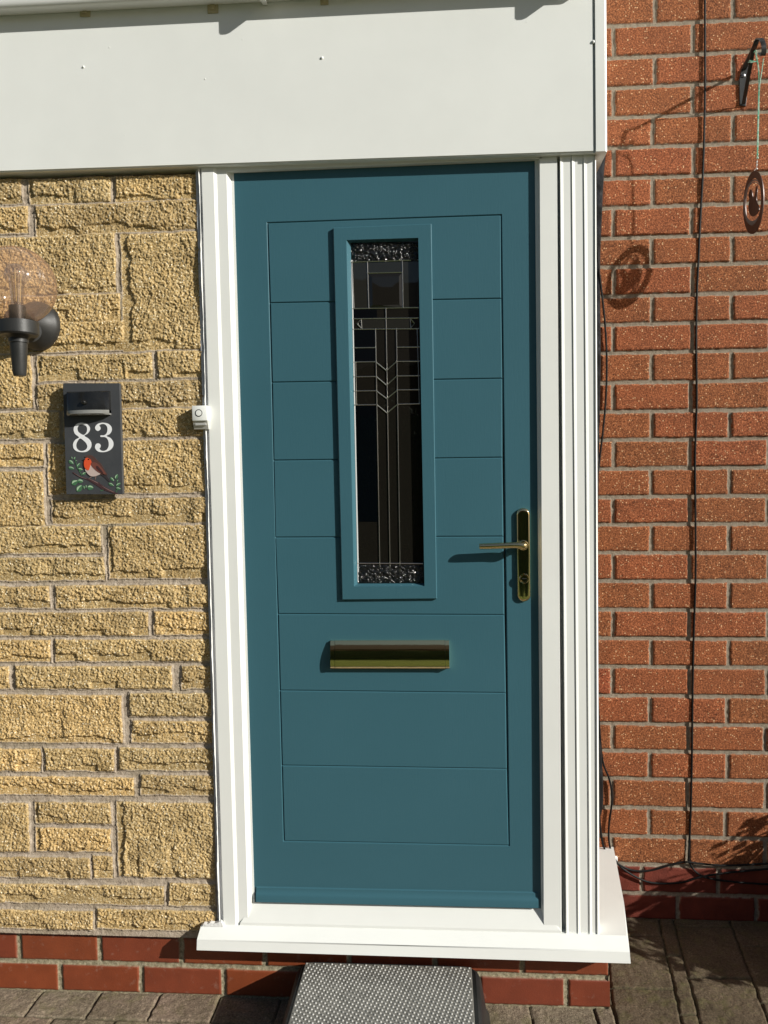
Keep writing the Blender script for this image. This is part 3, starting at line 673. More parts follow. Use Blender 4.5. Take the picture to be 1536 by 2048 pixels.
# letterbox
bm = bmesh.new(); xa, xb = P(671, 1308, LY).x, P(890, 1308, LY).x; zt, zb = P(780, 1281, LY-.006).z, P(780, 1336, LY-.006).z
def arc(n=16, e=0.0):
    out = []
    for i in range(n+1):
        t = i/n; out.append((LY-.0012-e-.0125*math.sin(math.pi*(.37+.54*t)), zb+e*.3+(zt-zb-e*.6)*t))
    return out
def bar(bm, x0, x1, pr_): hull(bm, [Vector((x0, LY, pr_[0][1]))]+[Vector((x0, y, z)) for y, z in pr_]+[Vector((x0, LY, pr_[-1][1]))], [Vector((x1, LY, pr_[0][1]))]+[Vector((x1, y, z)) for y, z in pr_]+[Vector((x1, LY, pr_[-1][1]))])
lbp = bpy.data.objects
bar(bm, xa, xb, arc()); lb = obj('letterbox', bm, BRASS, door, True)
for x0, x1 in ((P(662, 1308, LY).x, xa-.0006), (xb+.0006, P(898.5, 1308, LY).x)):
    bm = bmesh.new(); bar(bm, x0, x1, arc(e=.0012)); obj('end_cap', bm, BRASS, lb, True)
# handle set
def pill(bm, cx, zc0, zc1, r_, y0, dep):
    rings = []
    for s, dy in ((1, 0), (1, dep*.55), (.90, dep*.85), (.72, dep*.97), (.40, dep)):
        ring = []
        for k in range(40):
            a = k*2*math.pi/40; z = (zc1 if math.sin(a) >= 0 else zc0); ring.append(bm.verts.new((cx+math.cos(a)*r_*s, y0-dy, z+math.sin(a)*r_*s)))
        rings.append(ring)
    for A_, B2 in zip(rings, rings[1:]):
        for k in range(40): bm.faces.new((A_[k], A_[(k+1) % 40], B2[(k+1) % 40], B2[k]))
    bm.faces.new(rings[-1])
bm = bmesh.new(); t, b = P(1046.5, 1016, LY-.005), P(1048, 1203, LY-.005); rw = (P(1060, 1100, LY).x-P(1033.5, 1100, LY).x)/2
pill(bm, (t.x+b.x)/2, b.z+rw, t.z-rw, rw, LY, .0085); plate = obj('backplate', bm, BRASS, door, True)
bm = bmesh.new(); HY = LY-.031
p0 = P(1046, 1090, LY-.006)
path = smooth_path([(p0.x, LY-.006, p0.z), (p0.x, HY+.006, p0.z), (p0.x-.004, HY+.001, p0.z), P(1028, 1090.5, HY), P(1000, 1091.5, HY), P(975, 1092.5, HY), P(962, 1092.8, HY), P(958, 1093, HY)], 6)
n = len(path); rads = [.0086 if i < 12 else .0084-.0014*(i-12)/(n-12) for i in range(n)]; rads[-1] = .002; rads[-2] = .0042
tube(bm, path, rads, 20); lev = obj('lever', bm, BRASS, plate, True)
bm = bmesh.new(); lathe(bm, [(.0125, 0), (.0125, .006), (.0105, .0075), (.010, .009)], (p0.x, LY-.006, p0.z), (0, -1, 0), 32); obj('rose', bm, BRASS, plate, True)
kc = P(1048.5, 1157, LY-.01)
bm = bmesh.new(); lathe(bm, [(.0120, 0), (.0120, .005), (.0108, .0062), (.0090, .0062), (.0085, .005), (.0001, .005)], (kc.x, LY-.007, kc.z), (0, -1, 0), 32); lk = obj('lock_cylinder', bm, BRASS, plate, True)
bm = bmesh.new(); box(bm, (kc.x-.0055, LY-.0128, kc.z-.0009), (kc.x+.0055, LY-.0122, kc.z+.0009)); obj('keyhole', bm, DARKSLOT, lk)
# ------------------------------------------------------------------ fascia above the door and eaves board
fas = thing('porch_fascia', 'large plain white fascia board above the door and stone', 'fascia', (-.3, -.461, 2.2))
FA = -.461
bm = bmesh.new()
zbl, zbr = P(0, 344, FA), P(1187, 304, FA); k = (zbr.z-zbl.z)/(zbr.x-zbl.x)
fz = lambda x: zbl.z+k*(x-zbl.x)
gx = P(1186, 200, FA).x; ex = P(1214, 200, FA).x
def slab(bm, x0, x1, y0, y1, z1, dz=0, bev=.0):
    A_ = [(x0, y0, fz(x0)+dz), (x0, y1, fz(x0)+dz), (x0, y1, z1), (x0, y0, z1)]; B2 = [(x1, y0, fz(x1)+dz), (x1, y1, fz(x1)+dz), (x1, y1, z1), (x1, y0, z1)]
    hull(bm, A_, B2)
slab(bm, -2.0, gx, FA, -.40, 3.0)
bmesh.ops.bevel(bm, geom=[e for e in bm.edges if abs(e.verts[0].co.y-FA) < 1e-6 and abs(e.verts[1].co.y-FA) < 1e-6 and e.calc_length() > 1 and e.verts[0].co.z < 2.5], offset=.003, segments=3, affect='EDGES')
obj('board', bm, BOARD, fas)
bm = bmesh.new()
xg = P(1190.5, 200, FA).x; xs_ = P(1209.5, 200, FA).x
# corner trim with a shallow groove on its left and a rounded outer edge
A_ = []; 
for z in ('b', 't'):
    xx = [(gx+.0005, FA+.006), (xg, FA+.006), (xg+.0005, FA-.003), (xs_, FA-.003), (xs_+.001, FA-.0015), (ex-.0035, FA-.0015), (ex-.001, FA-.0002), (ex, FA+.003), (ex, -.001), (ex-.02, -.001), (ex-.02, -.40), (gx+.0005, -.40)]
    A_.append([Vector((x, y, (fz(x)+.0 if z == 'b' else 3.0))) for x, y in xx])
hull(bm, A_[0], A_[1]); obj('corner_trim', bm, UPVC, fas)
for (px, py, rad) in ((167, 134, .0030), (644, 116, .0034), (1186.5, 84, .0042), (219, 95, .0014), (410, 158, .0014), (485, 59+20, .0012), (1053, 44, .0010), (250, 270, .0010)):
    q = P(px, py, FA); bm = bmesh.new(); lathe(bm, [(rad, 0), (rad*.95, rad*.4), (rad*.5, rad*.75), (0, rad*.85)], (q.x, FA, q.z), (0, -1, 0), 16, False); obj('screw_cap', bm, UPVC, fas, True)
YEL = M('yellowed_foam', (.50, .44, .27), .8); YEL.bump(YEL.noise(200), .001); YEL = YEL.m
for (px, py, s_, rr_) in ((171, 23, .0135, .06), (426, 16, .0135, .0), (649, 2, .010, 0)):
    q = P(px, py, FA); bm = bmesh.new(); box(bm, (q.x-s_, FA-.003, q.z-s_), (q.x+s_, FA, q.z+s_), .0015)
    box(bm, (q.x-s_*.4, FA-.006, q.z-s_*.45), (q.x+s_*.4, FA-.0028, q.z+s_*.45), .001)
    bmesh.ops.rotate(bm, verts=bm.verts, cent=q, matrix=Matrix.Rotation(rr_, 3, 'Y')); obj('fixing_pad', bm, YEL, fas)
eav = thing('eaves_board', 'white rounded eaves trim along the top left above the fascia', 'eaves trim', (-.5, FA, 2.58))
EY = FA-.036
ea, eb = P(0, 17.5, EY), P(320, 0.5, EY); ke = (eb.z-ea.z)/(eb.x-ea.x); ez = lambda x: ea.z+ke*(x-ea.x)
bm = bmesh.new(); pr = [(-.001, 0.004), (-.022, .0015), (-.033, .0), (-.037, .002), (-.041, .009), (-.042, .020), (-.042, .30), (-.001, .30)]
xe0, xe1 = -2.0, P(1190, -30, EY).x
hull(bm, [Vector((xe0, FA+a, ez(xe0)+b)) for a, b in pr], [Vector((xe1, FA+a, ez(xe1)+b)) for a, b in pr]); obj('trim', bm, UPVC, eav, True)
for bx in (P(523, 5, FA-.045).x, P(1100, -20, FA-.045).x+.040):
    bm = bmesh.new(); zz = ez(bx)
    q = [(0.0, .03), (0, -.004), (-.012, -.005), (-.038, -.012), (-.046, -.014), (-.051, -.012), (-.053, -.006), (-.053, .03)]
    prism(bm, [(bx-.006, FA+a-.002, zz+b) for a, b in q], (.012, 0, 0)); obj('bracket', bm, UPVC, eav)
# ------------------------------------------------------------------ wall lamp
def rim(m, k=.42, b=.035):                                       # thin clear shell: little mirror face-on, more at grazing angles
    lw = m.n('ShaderNodeLayerWeight'); lw.inputs[0].default_value = .5
    p = m.n('ShaderNodeMath', operation='POWER'); m.l(lw.outputs['Facing'], p.inputs[0]); p.inputs[1].default_value = 4.0
    a = m.n('ShaderNodeMath', operation='MULTIPLY_ADD'); m.l(p.outputs[0], a.inputs[0]); a.inputs[1].default_value = k; a.inputs[2].default_value = b
    return a.outputs[0]
def wall_lamp():
    LYc = -.600; c = P(28, 572, LYc); R_ = .0895
    wp = P(72, 652, -.445)
    root = thing('wall_lamp', 'black outdoor wall lamp with amber tinted globe and clear filament bulb', 'lamp', (wp.x, -.445, wp.z))
    bm = bmesh.new(); lathe(bm, [(.062, 0), (.062, .010), (.057, .018), (.045, .032), (.030, .055), (.022, .075)], (wp.x, -.436, wp.z), (0, -1, 0), 48); wpl = obj('wall_plate', bm, BLACK, root, True)
    q = P(107, 648, -.452); bm = bmesh.new(); lathe(bm, [(.005, 0), (.0048, .002), (.002, .003)], (q.x, -.448, q.z), (0, -1, 0), 16); obj('screw', bm, M('steel', (.6, .6, .6), .25, 1.0).m, wpl, True)
    base = P(34, 657, LYc); cx = c.x+.006; zc = base.z
    bm = bmesh.new(); tube(bm, [(wp.x, -.47, wp.z), (wp.x-.008, -.52, wp.z+.0), (cx+.01, -.57, zc), (cx, LYc, zc)], [.030, .030, .028, .026], 20); obj('arm', bm, BLACK, root, True)
    zt_ = P(34, 643, LYc).z; z1 = P(36, 672, LYc).z; z2 = P(40, 684, LYc).z; z3 = P(40, 752, LYc).z
    bm = bmesh.new(); lathe(bm, [(.040, zt_), (.0455, zt_-.001), (.0455, z1+.004), (.042, z1), (.028, z1-.001), (.0225, z1-.006), (.0225, z2-.002), (.0200, z2-.003), (.0150, z3+.006), (.013, z3), (.0, z3-.001)], (cx, LYc, 0), n=48, cap=False)
    lathe(bm, [(0, zt_), (.040, zt_)], (cx, LYc, 0), n=48, cap=False); obj('cup', bm, BLACK, root, True)
    bm = bmesh.new(); zh = P(32, 612, LYc).z; lathe(bm, [(.019, zt_), (.019, zh), (.015, zh+.001), (.0, zh+.001)], (cx, LYc, 0), n=32); obj('bulb_holder', bm, BLACK, root, True)
    m2 = M('amber_acrylic', (1, .72, .52), .02)
    t_ = m2.t; out = t_.nodes['Material Output']; tr = m2.n('ShaderNodeBsdfTransparent'); lw_ = m2.n('ShaderNodeLayerWeight'); m2.l(m2.ramp(lw_.outputs['Facing'], [(.0, (.965, .89, .835)), (.55, (.955, .865, .80)), (.95, (.74, .58, .49))]), tr.inputs[0])
    gl = m2.n('ShaderNodeBsdfGlossy'); gl.inputs['Roughness'].default_value = .06; fr = rim(m2, .6, .05)
    mx = m2.n('ShaderNodeMixShader'); m2.l(fr, mx.inputs[0]); m2.l(tr.outputs[0], mx.inputs[1]); m2.l(gl.outputs[0], mx.inputs[2]); df = m2.n('ShaderNodeBsdfDiffuse'); df.inputs[0].default_value = (.85, .60, .45, 1); mh = m2.n('ShaderNodeMixShader'); mh.inputs[0].default_value = .09; m2.l(mx.outputs[0], mh.inputs[1]); m2.l(df.outputs[0], mh.inputs[2]); m2.l(mh.outputs[0], out.inputs[0])
    bm = bmesh.new(); a0 = math.asin(min(.97, (c.z-zt_)/R_))
    gp = lambda rr: [(rr*math.cos(-a0+(math.pi/2+a0)*i/40), c.z+rr*math.sin(-a0+(math.pi/2+a0)*i/40)) for i in range(41)]
    lathe(bm, gp(R_), (cx-.001, LYc, 0), n=64, cap=False); globe = obj('globe', bm, m2.m, root, True)
    m3 = M('clear_bulb', (1, 1, 1), .02); tr = m3.n('ShaderNodeBsdfTransparent'); tr.inputs[0].default_value = (.78, .77, .80, 1)
    gl = m3.n('ShaderNodeBsdfGlossy'); gl.inputs['Roughness'].default_value = .04; fr = rim(m3, .75, .20)
    mx = m3.n('ShaderNodeMixShader'); m3.l(fr, mx.inputs[0]); m3.l(tr.outputs[0], mx.inputs[1]); m3.l(gl.outputs[0], mx.inputs[2]); m3.l(mx.outputs[0], m3.t.nodes['Material Output'].inputs[0])
    zb_ = zh+.001; bt_ = P(28, 527, LYc).z; rb = .027; zc2 = bt_-rb
    prof = [(.013, zb_), (.0135, zb_+.010)]+[(rb*math.cos(t), zc2+rb*math.sin(t)) for t in np.linspace(-.9, math.pi/2, 22)]
    bm = bmesh.new(); lathe(bm, prof, (cx, LYc, 0), n=40, cap=False); bulb = obj('bulb', bm, m3.m, root, True)
    bm = bmesh.new()
    for k in range(4):
        a = k*math.pi/2+.3; tube(bm, [(cx+.007*math.cos(a), LYc+.007*math.sin(a), zb_+.008), (cx+.011*math.cos(a), LYc+.011*math.sin(a), zc2+.014)], .0012, 6)
    obj('filament', bm, M('amber_filament', (1.0, .76, .30), .3).m, bulb, True)
    bm = bmesh.new(); lathe(bm, [(.0, zb_), (.007, zb_), (.005, zb_+.015), (.002, zb_+.022)], (cx, LYc, 0), n=16, cap=False); obj('glass_stem', bm, m3.m, bulb, True)
    return m2.m
wall_lamp()
# ------------------------------------------------------------------ house number sign
def flat(bm, px, Y, mi=0, t=.0003, n=5, mp=None, smooth=True):
    pts = [Vector((a, b, 0)) for a, b in px]
    if smooth: pts = smooth_path(pts, n, True)
    q = [P(*(mp(p.x, p.y) if mp else (p.x, p.y)), Y) for p in pts]
    vs = [bm.verts.new(p) for p in q]; es = [bm.edges.new((vs[i], vs[(i+1) % len(vs)])) for i in range(len(vs))]
    return es
def filled(name, loops, Y, mat, parent, mp, n=5, smooth=True):
    cu = bpy.data.curves.new(name, 'CURVE'); cu.dimensions = '2D'; cu.fill_mode = 'BOTH'; cu.extrude = .00025
    for lp in loops:
        pts = [Vector((a, b, 0)) for a, b in lp]
        if smooth: pts = smooth_path(pts, n, True)
        sp = cu.splines.new('POLY'); sp.points.add(len(pts)-1); sp.use_cyclic_u = True
        for i, p in enumerate(pts):
            w_ = P(*mp(p.x, p.y), Y); sp.points[i].co = (w_.x, w_.z, 0, 1)
    o = bpy.data.objects.new('tmp', cu); C.objects.link(o)
    me = bpy.data.meshes.new_from_object(o.evaluated_get(bpy.context.evaluated_depsgraph_get())); bpy.data.objects.remove(o)
    me.transform(Matrix(((1, 0, 0, 0), (0, 0, -1, Y), (0, 1, 0, 0), (0, 0, 0, 1))))
    me.materials.clear()
    return link(name, me, mat, parent)
def sign():
    SYf = -.4600; mp = lambda x, y: (x/7.317+100, y/7.317+740)
    c = P(185, 878, SYf)
    root = thing('house_number_sign', 'dark slate sign with white number 83 and painted robin on a branch', 'house number sign', tuple(c))
    sl = M('dark_slate', (.052, .055, .060), .5); sl.bump(sl.noise(90, 4), .0012, .25); sl.col(sl.ramp(sl.noise(20, 5), [(.3, (.047, .050, .055)), (.7, (.060, .063, .067))]))
    bm = bmesh.new(); q = [P(*mp(*p), SYf) for p in ((188, 205), (200, 192), (1005, 192), (1018, 205), (1066, 1805), (1055, 1820), (250, 1820), (237, 1808))]
    prism(bm, q, (0, .010, 0), .0008); obj('slate', bm, sl.m, root)
    W = M('white_print', (.80, .81, .82), .45).m; YT = SYf-.0006
    filled('number', [[(465, 771), (400, 785), (354, 832), (347, 885), (368, 937), (425, 986), (375, 1018), (343, 1065), (338, 1115), (355, 1160), (400, 1192), (468, 1203), (540, 1193), (590, 1150), (607, 1095), (593, 1040), (555, 998), (503, 962), (550, 930), (582, 880), (577, 830), (533, 787)],
                      [(470, 797), (428, 808), (403, 842), (403, 880), (425, 915), (488, 950), (528, 922), (543, 878), (530, 822)],
                      [(445, 1002), (405, 1038), (384, 1090), (390, 1140), (423, 1176), (472, 1185), (520, 1168), (545, 1130), (538, 1088), (508, 1048)]], YT, W, root, mp)
    filled('number', [[(702, 893), (668, 872), (661, 835), (690, 795), (740, 774), (800, 773), (860, 792), (898, 835), (902, 888), (875, 935), (828, 966), (885, 995), (923, 1050), (925, 1110), (892, 1162), (832, 1194), (760, 1203), (700, 1190), (663, 1150), (661, 1108), (680, 1080), (713, 1074), (738, 1095), (738, 1128), (724, 1152), (748, 1177), (790, 1184), (833, 1163), (858, 1113), (857, 1052), (835, 1003), (800, 982), (742, 979), (742, 957), (790, 955), (825, 930), (841, 880), (834, 830), (805, 797), (765, 790), (728, 805), (724, 818), (738, 842), (734, 872)]], YT, W, root, mp)
    cm = {}
    def colm(n_, c_): cm.setdefault(n_, M(n_, c_, .5).m); return cm[n_]
    # robin and branch, flat print in thin layers
    br = colm('print_bark', (.060, .028, .030)); brl = colm('print_bark_light', (.21, .13, .12))
    filled('branch', [[(330, 1500), (352, 1500), (420, 1548), (520, 1580), (610, 1600), (700, 1645), (722, 1640), (735, 1665), (830, 1725), (920, 1770), (1005, 1815), (960, 1818), (880, 1790), (780, 1752), (700, 1700), (620, 1650), (540, 1605), (440, 1572), (350, 1522)]], YT, br, root, mp)
    filled('branch_highlight', [[(345, 1506), (430, 1556), (520, 1587), (520, 1592), (430, 1562)], [(560, 1592), (640, 1618), (700, 1652), (695, 1658), (630, 1624)], [(750, 1690), (850, 1745), (930, 1782), (925, 1787), (840, 1750)]], YT-.0006, brl, root, mp)
    filled('robin_leg', [[(606, 1560), (560, 1592), (566, 1596), (612, 1564)], [(668, 1550), (655, 1605), (661, 1606), (676, 1552)]], YT, colm('print_leg', (.25, .16, .13)), root, mp, smooth=False)
    filled('robin_tail', [[(735, 1520), (790, 1515), (830, 1545), (888, 1640), (860, 1635), (800, 1575), (745, 1535)]], YT, colm('print_dark', (.035, .030, .032)), root, mp)
    filled('robin_back', [[(507, 1275), (545, 1248), (600, 1245), (645, 1270), (690, 1320), (745, 1370), (790, 1450), (838, 1535), (800, 1530), (740, 1530), (690, 1500), (600, 1420), (590, 1350), (560, 1290)]], YT-.0006, colm('print_brown', (.085, .042, .034)), root, mp)
    filled('robin_belly', [[(525, 1440), (560, 1465), (600, 1370), (640, 1430), (690, 1490), (735, 1520), (690, 1545), (640, 1558), (590, 1550), (545, 1510), (515, 1465)]], YT-.0012, colm('print_belly', (.50, .40, .36)), root, mp)
    filled('robin_wing', [[(600, 1365), (640, 1350), (700, 1375), (760, 1440), (800, 1500), (812, 1530), (760, 1512), (700, 1490), (640, 1440), (608, 1400)]], YT-.0018, colm('print_wing', (.16, .055, .040)), root, mp)
    filled('robin_wing_shade', [[(690, 1400), (745, 1455), (780, 1510), (720, 1475), (680, 1430)]], YT-.0024, colm('print_wingdark', (.05, .022, .022)), root, mp)
    filled('robin_breast', [[(512, 1300), (545, 1285), (590, 1310), (605, 1350), (590, 1400), (570, 1460), (540, 1462), (505, 1420), (497, 1360)]], YT-.0018, colm('print_red', (.68, .085, .025)), root, mp)
    filled('robin_beak', [[(480, 1305), (515, 1297), (515, 1318)]], YT-.0022, colm('print_dark', (0, 0, 0)), root, mp, smooth=False)
    filled('robin_eye', [[(560, 1298), (572, 1303), (575, 1312), (563, 1316), (554, 1308)]], YT-.0024, colm('print_eye', (.006, .006, .006)), root, mp)
    L1 = colm('print_leaf', (.055, .150, .070)); L2 = colm('print_leaf_light', (.36, .50, .34))
    def lf(x, y, l, a, wd=.5):
        ca, sa = math.cos(a), math.sin(a)
        f = lambda s, sc: [(x+ca*u-sa*v*s, y+sa*u+ca*v*s) for u, v in ((-l*sc, 0), (-l*.4*sc, -l*wd*sc), (l*.4*sc, -l*wd*.8*sc), (l*sc, 0), (l*.4*sc, l*wd*.8*sc), (-l*.4*sc, l*wd*sc))]
        return f(1, 1), [(x+ca*u-sa*v, y+sa*u+ca*v) for u, v in ((-l*.85, -l*.05), (-l*.3, -l*wd*.75), (l*.45, -l*wd*.55), (l*.9, -l*.02), (0, -l*.12))]
    ls = [(310, 1350, 44, .7, .55), (318, 1285, 18, 1.3, .5), (360, 1290, 22, -1.2, .5), (385, 1330, 14, .3, .5), (418, 1390, 36, -.9, .5), (312, 1435, 44, .3, .5), (445, 1455, 34, .2, .7), (500, 1515, 32, -.6, .6), (362, 1645, 52, -.5, .75), (445, 1625, 42, .2, .7), (430, 1730, 58, -.9, .7), (495, 1718, 26, 1.4, .45), (525, 1705, 24, 1.6, .45), (590, 1720, 46, .1, .8), (910, 1600, 38, .8, .5), (972, 1560, 38, -1.1, .6), (990, 1620, 20, -.8, .4), (895, 1675, 44, .5, .45), (1000, 1675, 40, -.6, .5), (1000, 1735, 36, .2, .55)]
    for x, y, l, a, wd in ls:
        o1, o2 = lf(x, y, l, a, wd); q = filled('leaf', [o1], YT, L1, root, mp, 3)
        filled('leaf_highlight', [o2], YT-.0005, L2, q, mp, 3)
    for stem_ in ([(360, 1300), (366, 1300), (400, 1420), (470, 1540), (462, 1545), (392, 1425)], [(975, 1600), (981, 1600), (985, 1740), (968, 1800), (962, 1798), (978, 1735)], [(735, 1765), (800, 1745), (802, 1752), (740, 1775)]): filled('stem', [stem_], YT, L1, root, mp, smooth=False)
    # solar light with sensor, bowed black housing over the number
    bx0, bx1 = P(*mp(275, 450), SYf).x, P(*mp(890, 450), SYf).x; zt_, zb_ = P(*mp(600, 318), SYf).z, P(*mp(600, 655), SYf-.02).z
    n = 16; A_ = []; 
    def rowp(z, sc, dy=0.0):
        r_ = [Vector((bx0, SYf, z))]
        for i in range(n+1):
            t = i/n; r_.append(Vector((bx0+(bx1-bx0)*t, SYf-.010-sc*(.016*math.sin(math.pi*t)**.7)-dy, z)))
        r_.append(Vector((bx1, SYf, z))); return r_
    bm = bmesh.new(); zz = [zt_, zt_-.003, zt_-(zt_-zb_)*.80, zb_+.004, zb_]; R1 = [rowp(zz[0], .15), rowp(zz[1], .55, .001), rowp(zz[2], 1.0, .002), rowp(zz[3], 1.0, .002)]
    vs = [[bm.verts.new(p) for p in r_] for r_ in R1]
    for a, b in zip(vs, vs[1:]):
        for i in range(len(a)-1): bm.faces.new((a[i], a[i+1], b[i+1], b[i]))
    bm.faces.new(vs[0][::-1]); bm.faces.new(vs[-1]); hs = obj('solar_light', bm, BLACKG, root, True)
    bm = bmesh.new(); R2 = [rowp(zz[2]-.0003, 1.06, .0025), rowp(zz[3]-.001, 1.1, .003), rowp(zb_, .9, .001)]; vs = [[bm.verts.new(p) for p in r_] for r_ in R2]
    for a, b in zip(vs, vs[1:]):
        for i in range(len(a)-1): bm.faces.new((a[i], a[i+1], b[i+1], b[i]))
    bm.faces.new(vs[-1]); lens = M('clear_lens', (.45, .45, .42), .08); lens.b.inputs['Transmission Weight'].default_value = .5; obj('lens', bm, lens.m, hs, True)
    q = P(*mp(515, 478), SYf-.021); bm = bmesh.new(); bmesh.ops.create_uvsphere(bm, u_segments=20, v_segments=12, radius=.0062, matrix=Matrix.Translation((q.x, SYf-.0275, q.z))); obj('sensor', bm, BLACKG, hs, True)
sign()
# ------------------------------------------------------------------ doorbell
def doorbell():
    Y1 = -.465; root = thing('doorbell', 'small square white doorbell with a round button beside the frame', 'doorbell', tuple(P(398, 835, -.44)))
    a, b = P(383.5, 811.5, Y1), P(414.5, 841, Y1)
    m = M('bell_silver', (.62, .61, .58), .35, .4).m
    bm = bmesh.new(); box(bm, (a.x, Y1, b.z), (b.x, -.436, a.z), .0015); obj('cover', bm, UPVC, root, True)
    bm = bmesh.new(); c_ = P(397.5, 826, Y1); lathe(bm, [(.0092, 0), (.0092, .0006), (.0074, .0006), (.0074, 0)], (c_.x, Y1, c_.z), (0, -1, 0), 32, False); obj('button_ring', bm, BLACK, root, True)
    bm = bmesh.new(); lathe(bm, [(.0073, 0), (.0070, .0012), (0, .0014)], (c_.x, Y1, c_.z), (0, -1, 0), 32, False); obj('button', bm, UPVC, root, True)
    z0_, z1_ = b.z-.0003, P(398, 858, Y1+.01).z
    bm = bmesh.new(); prism(bm, [(a.x, Y1+.004, z0_), (a.x, Y1+.012, z1_), (a.x, -.436, z1_-.002), (a.x, -.436, z0_)], (b.x-a.x-.001, 0, 0), .0006)
    box(bm, (a.x+.006, Y1+.0045, z0_-.011), (b.x-.005, Y1+.008, z0_-.006), .0006); obj('battery_holder', bm, m, root)
doorbell()
# ------------------------------------------------------------------ things on the brick wall
def on_brick(px, py, off): p = P(px, py, -off); return p
bm = bmesh.new()
vc = [(1411, -20), (1410, 0), (1410, 90), (1410, 180), (1407.5, 300), (1404, 380), (1400, 450), (1397, 520), (1393.5, 600), (1392.5, 700), (1393.5, 800), (1391, 880), (1390, 936), (1391, 1050), (1391, 1160), (1388, 1250), (1386, 1330), (1385, 1400), (1384, 1500), (1382, 1600), (1379, 1680), (1377, 1722)]
offs = [.009, .009, .0095, .010, .009, .007, .006, .0055, .005, .006, .007, .0055, .006, .009, .009, .0075, .0065, .007, .007, .007, .0065, .008]
tube(bm, smooth_path([on_brick(x, y, o_) for (x, y), o_ in zip(vc, offs)], 5), .0031, 8)
CABM = lamp_black('cable_sheath', .006, .6); CABM.node_tree.nodes['Principled BSDF'].inputs['Specular IOR Level'].default_value = .2
tag(obj('cable', bm, CABM, None, True), 'long thin black cable running straight down the brick wall', 'cable', 'black cables on the brick wall')
def cable(pts, lab, r_=.0029, off=.012):
    bm = bmesh.new(); tube(bm, smooth_path([on_brick(x, y, o_) for x, y, o_ in pts], 6), r_, 8)
    return tag(obj('cable', bm, CABM, None, True), lab, 'cable', 'black cables on the brick wall')
cable([(1191, 380, .03), (1192, 440, .02), (1196, 520, .012), (1204, 590, .012), (1211, 660, .012), (1213.5, 730, .012), (1211.5, 800, .012), (1205, 870, .012), (1198, 930, .012), (1193, 1000, .02), (1192, 1300, .02), (1198, 1440, .012), (1205, 1520, .012), (1219, 1560, .012), (1224, 1600, .012), (1218, 1650, .012), (1219, 1690, .012), (1232, 1722, .012), (1252, 1742, .014), (1290, 1762, .012), (1325, 1767, .010), (1368, 1764, .010), (1405, 1753, .012), (1460, 1745, .012), (1536, 1738, .012), (1570, 1736, .012)], 'black cable bowing out beside the white trim, then curving right above the ground')
cable([(1196, 1520, .016), (1198, 1600, .016), (1201, 1660, .018), (1210, 1700, .016), (1228, 1722, .014), (1262, 1740, .012), (1300, 1741, .012), (1340, 1730, .012), (1368, 1724, .012), (1400, 1727, .012), (1450, 1731, .012), (1536, 1727, .012), (1570, 1726, .012)], 'black cable hugging the white trim, then the upper of two crossing right')
cable([(1378, 1720, .010), (1386, 1738, .010), (1404, 1752, .010), (1430, 1759, .010), (1480, 1765, .010), (1540, 1769, .010), (1570, 1771, .010)], 'short black cable hanging lowest at the right foot of the wall')
# black membrane strip squeezed behind the trim
bm = bmesh.new(); prev = None
sp = [(300, 1213), (340, 1209), (380, 1207), (440, 1204), (520, 1201), (620, 1201), (720, 1202), (850, 1199.5), (950, 1198), (1050, 1196.5), (1250, 1194), (1400, 1196), (1500, 1203), (1560, 1206.5), (1600, 1207), (1620, 1205), (1636, 1200), (1640, 1196)]
for y, x in [(q.x, q.y) for q in smooth_path([(a, b, 0) for a, b in sp], 6)]:
    off = .016+.006*math.sin(y*.021)+.003*math.sin(y*.11)
    a = P(x, y, -off); l_ = P(1170, y, -off)
    ring = [bm.verts.new(p) for p in ((l_.x, -off-.001, a.z), (a.x-.010, -off-.002, a.z), (a.x-.003, -off-.001, a.z), (a.x, -off+.003, a.z), (a.x-.002, -.002, a.z))]
    if prev:
        for k_ in range(4): bm.faces.new((prev[k_], prev[k_+1], ring[k_+1], ring[k_]))
    prev = ring
MEM = M('black_membrane', (.015, .015, .016), .33); MEM.bump(MEM.noise(25, 4), .006, .8)
tag(obj('membrane_strip', bm, MEM.m, None, True), 'wavy black membrane strip between the white trim and the brick wall', 'membrane')
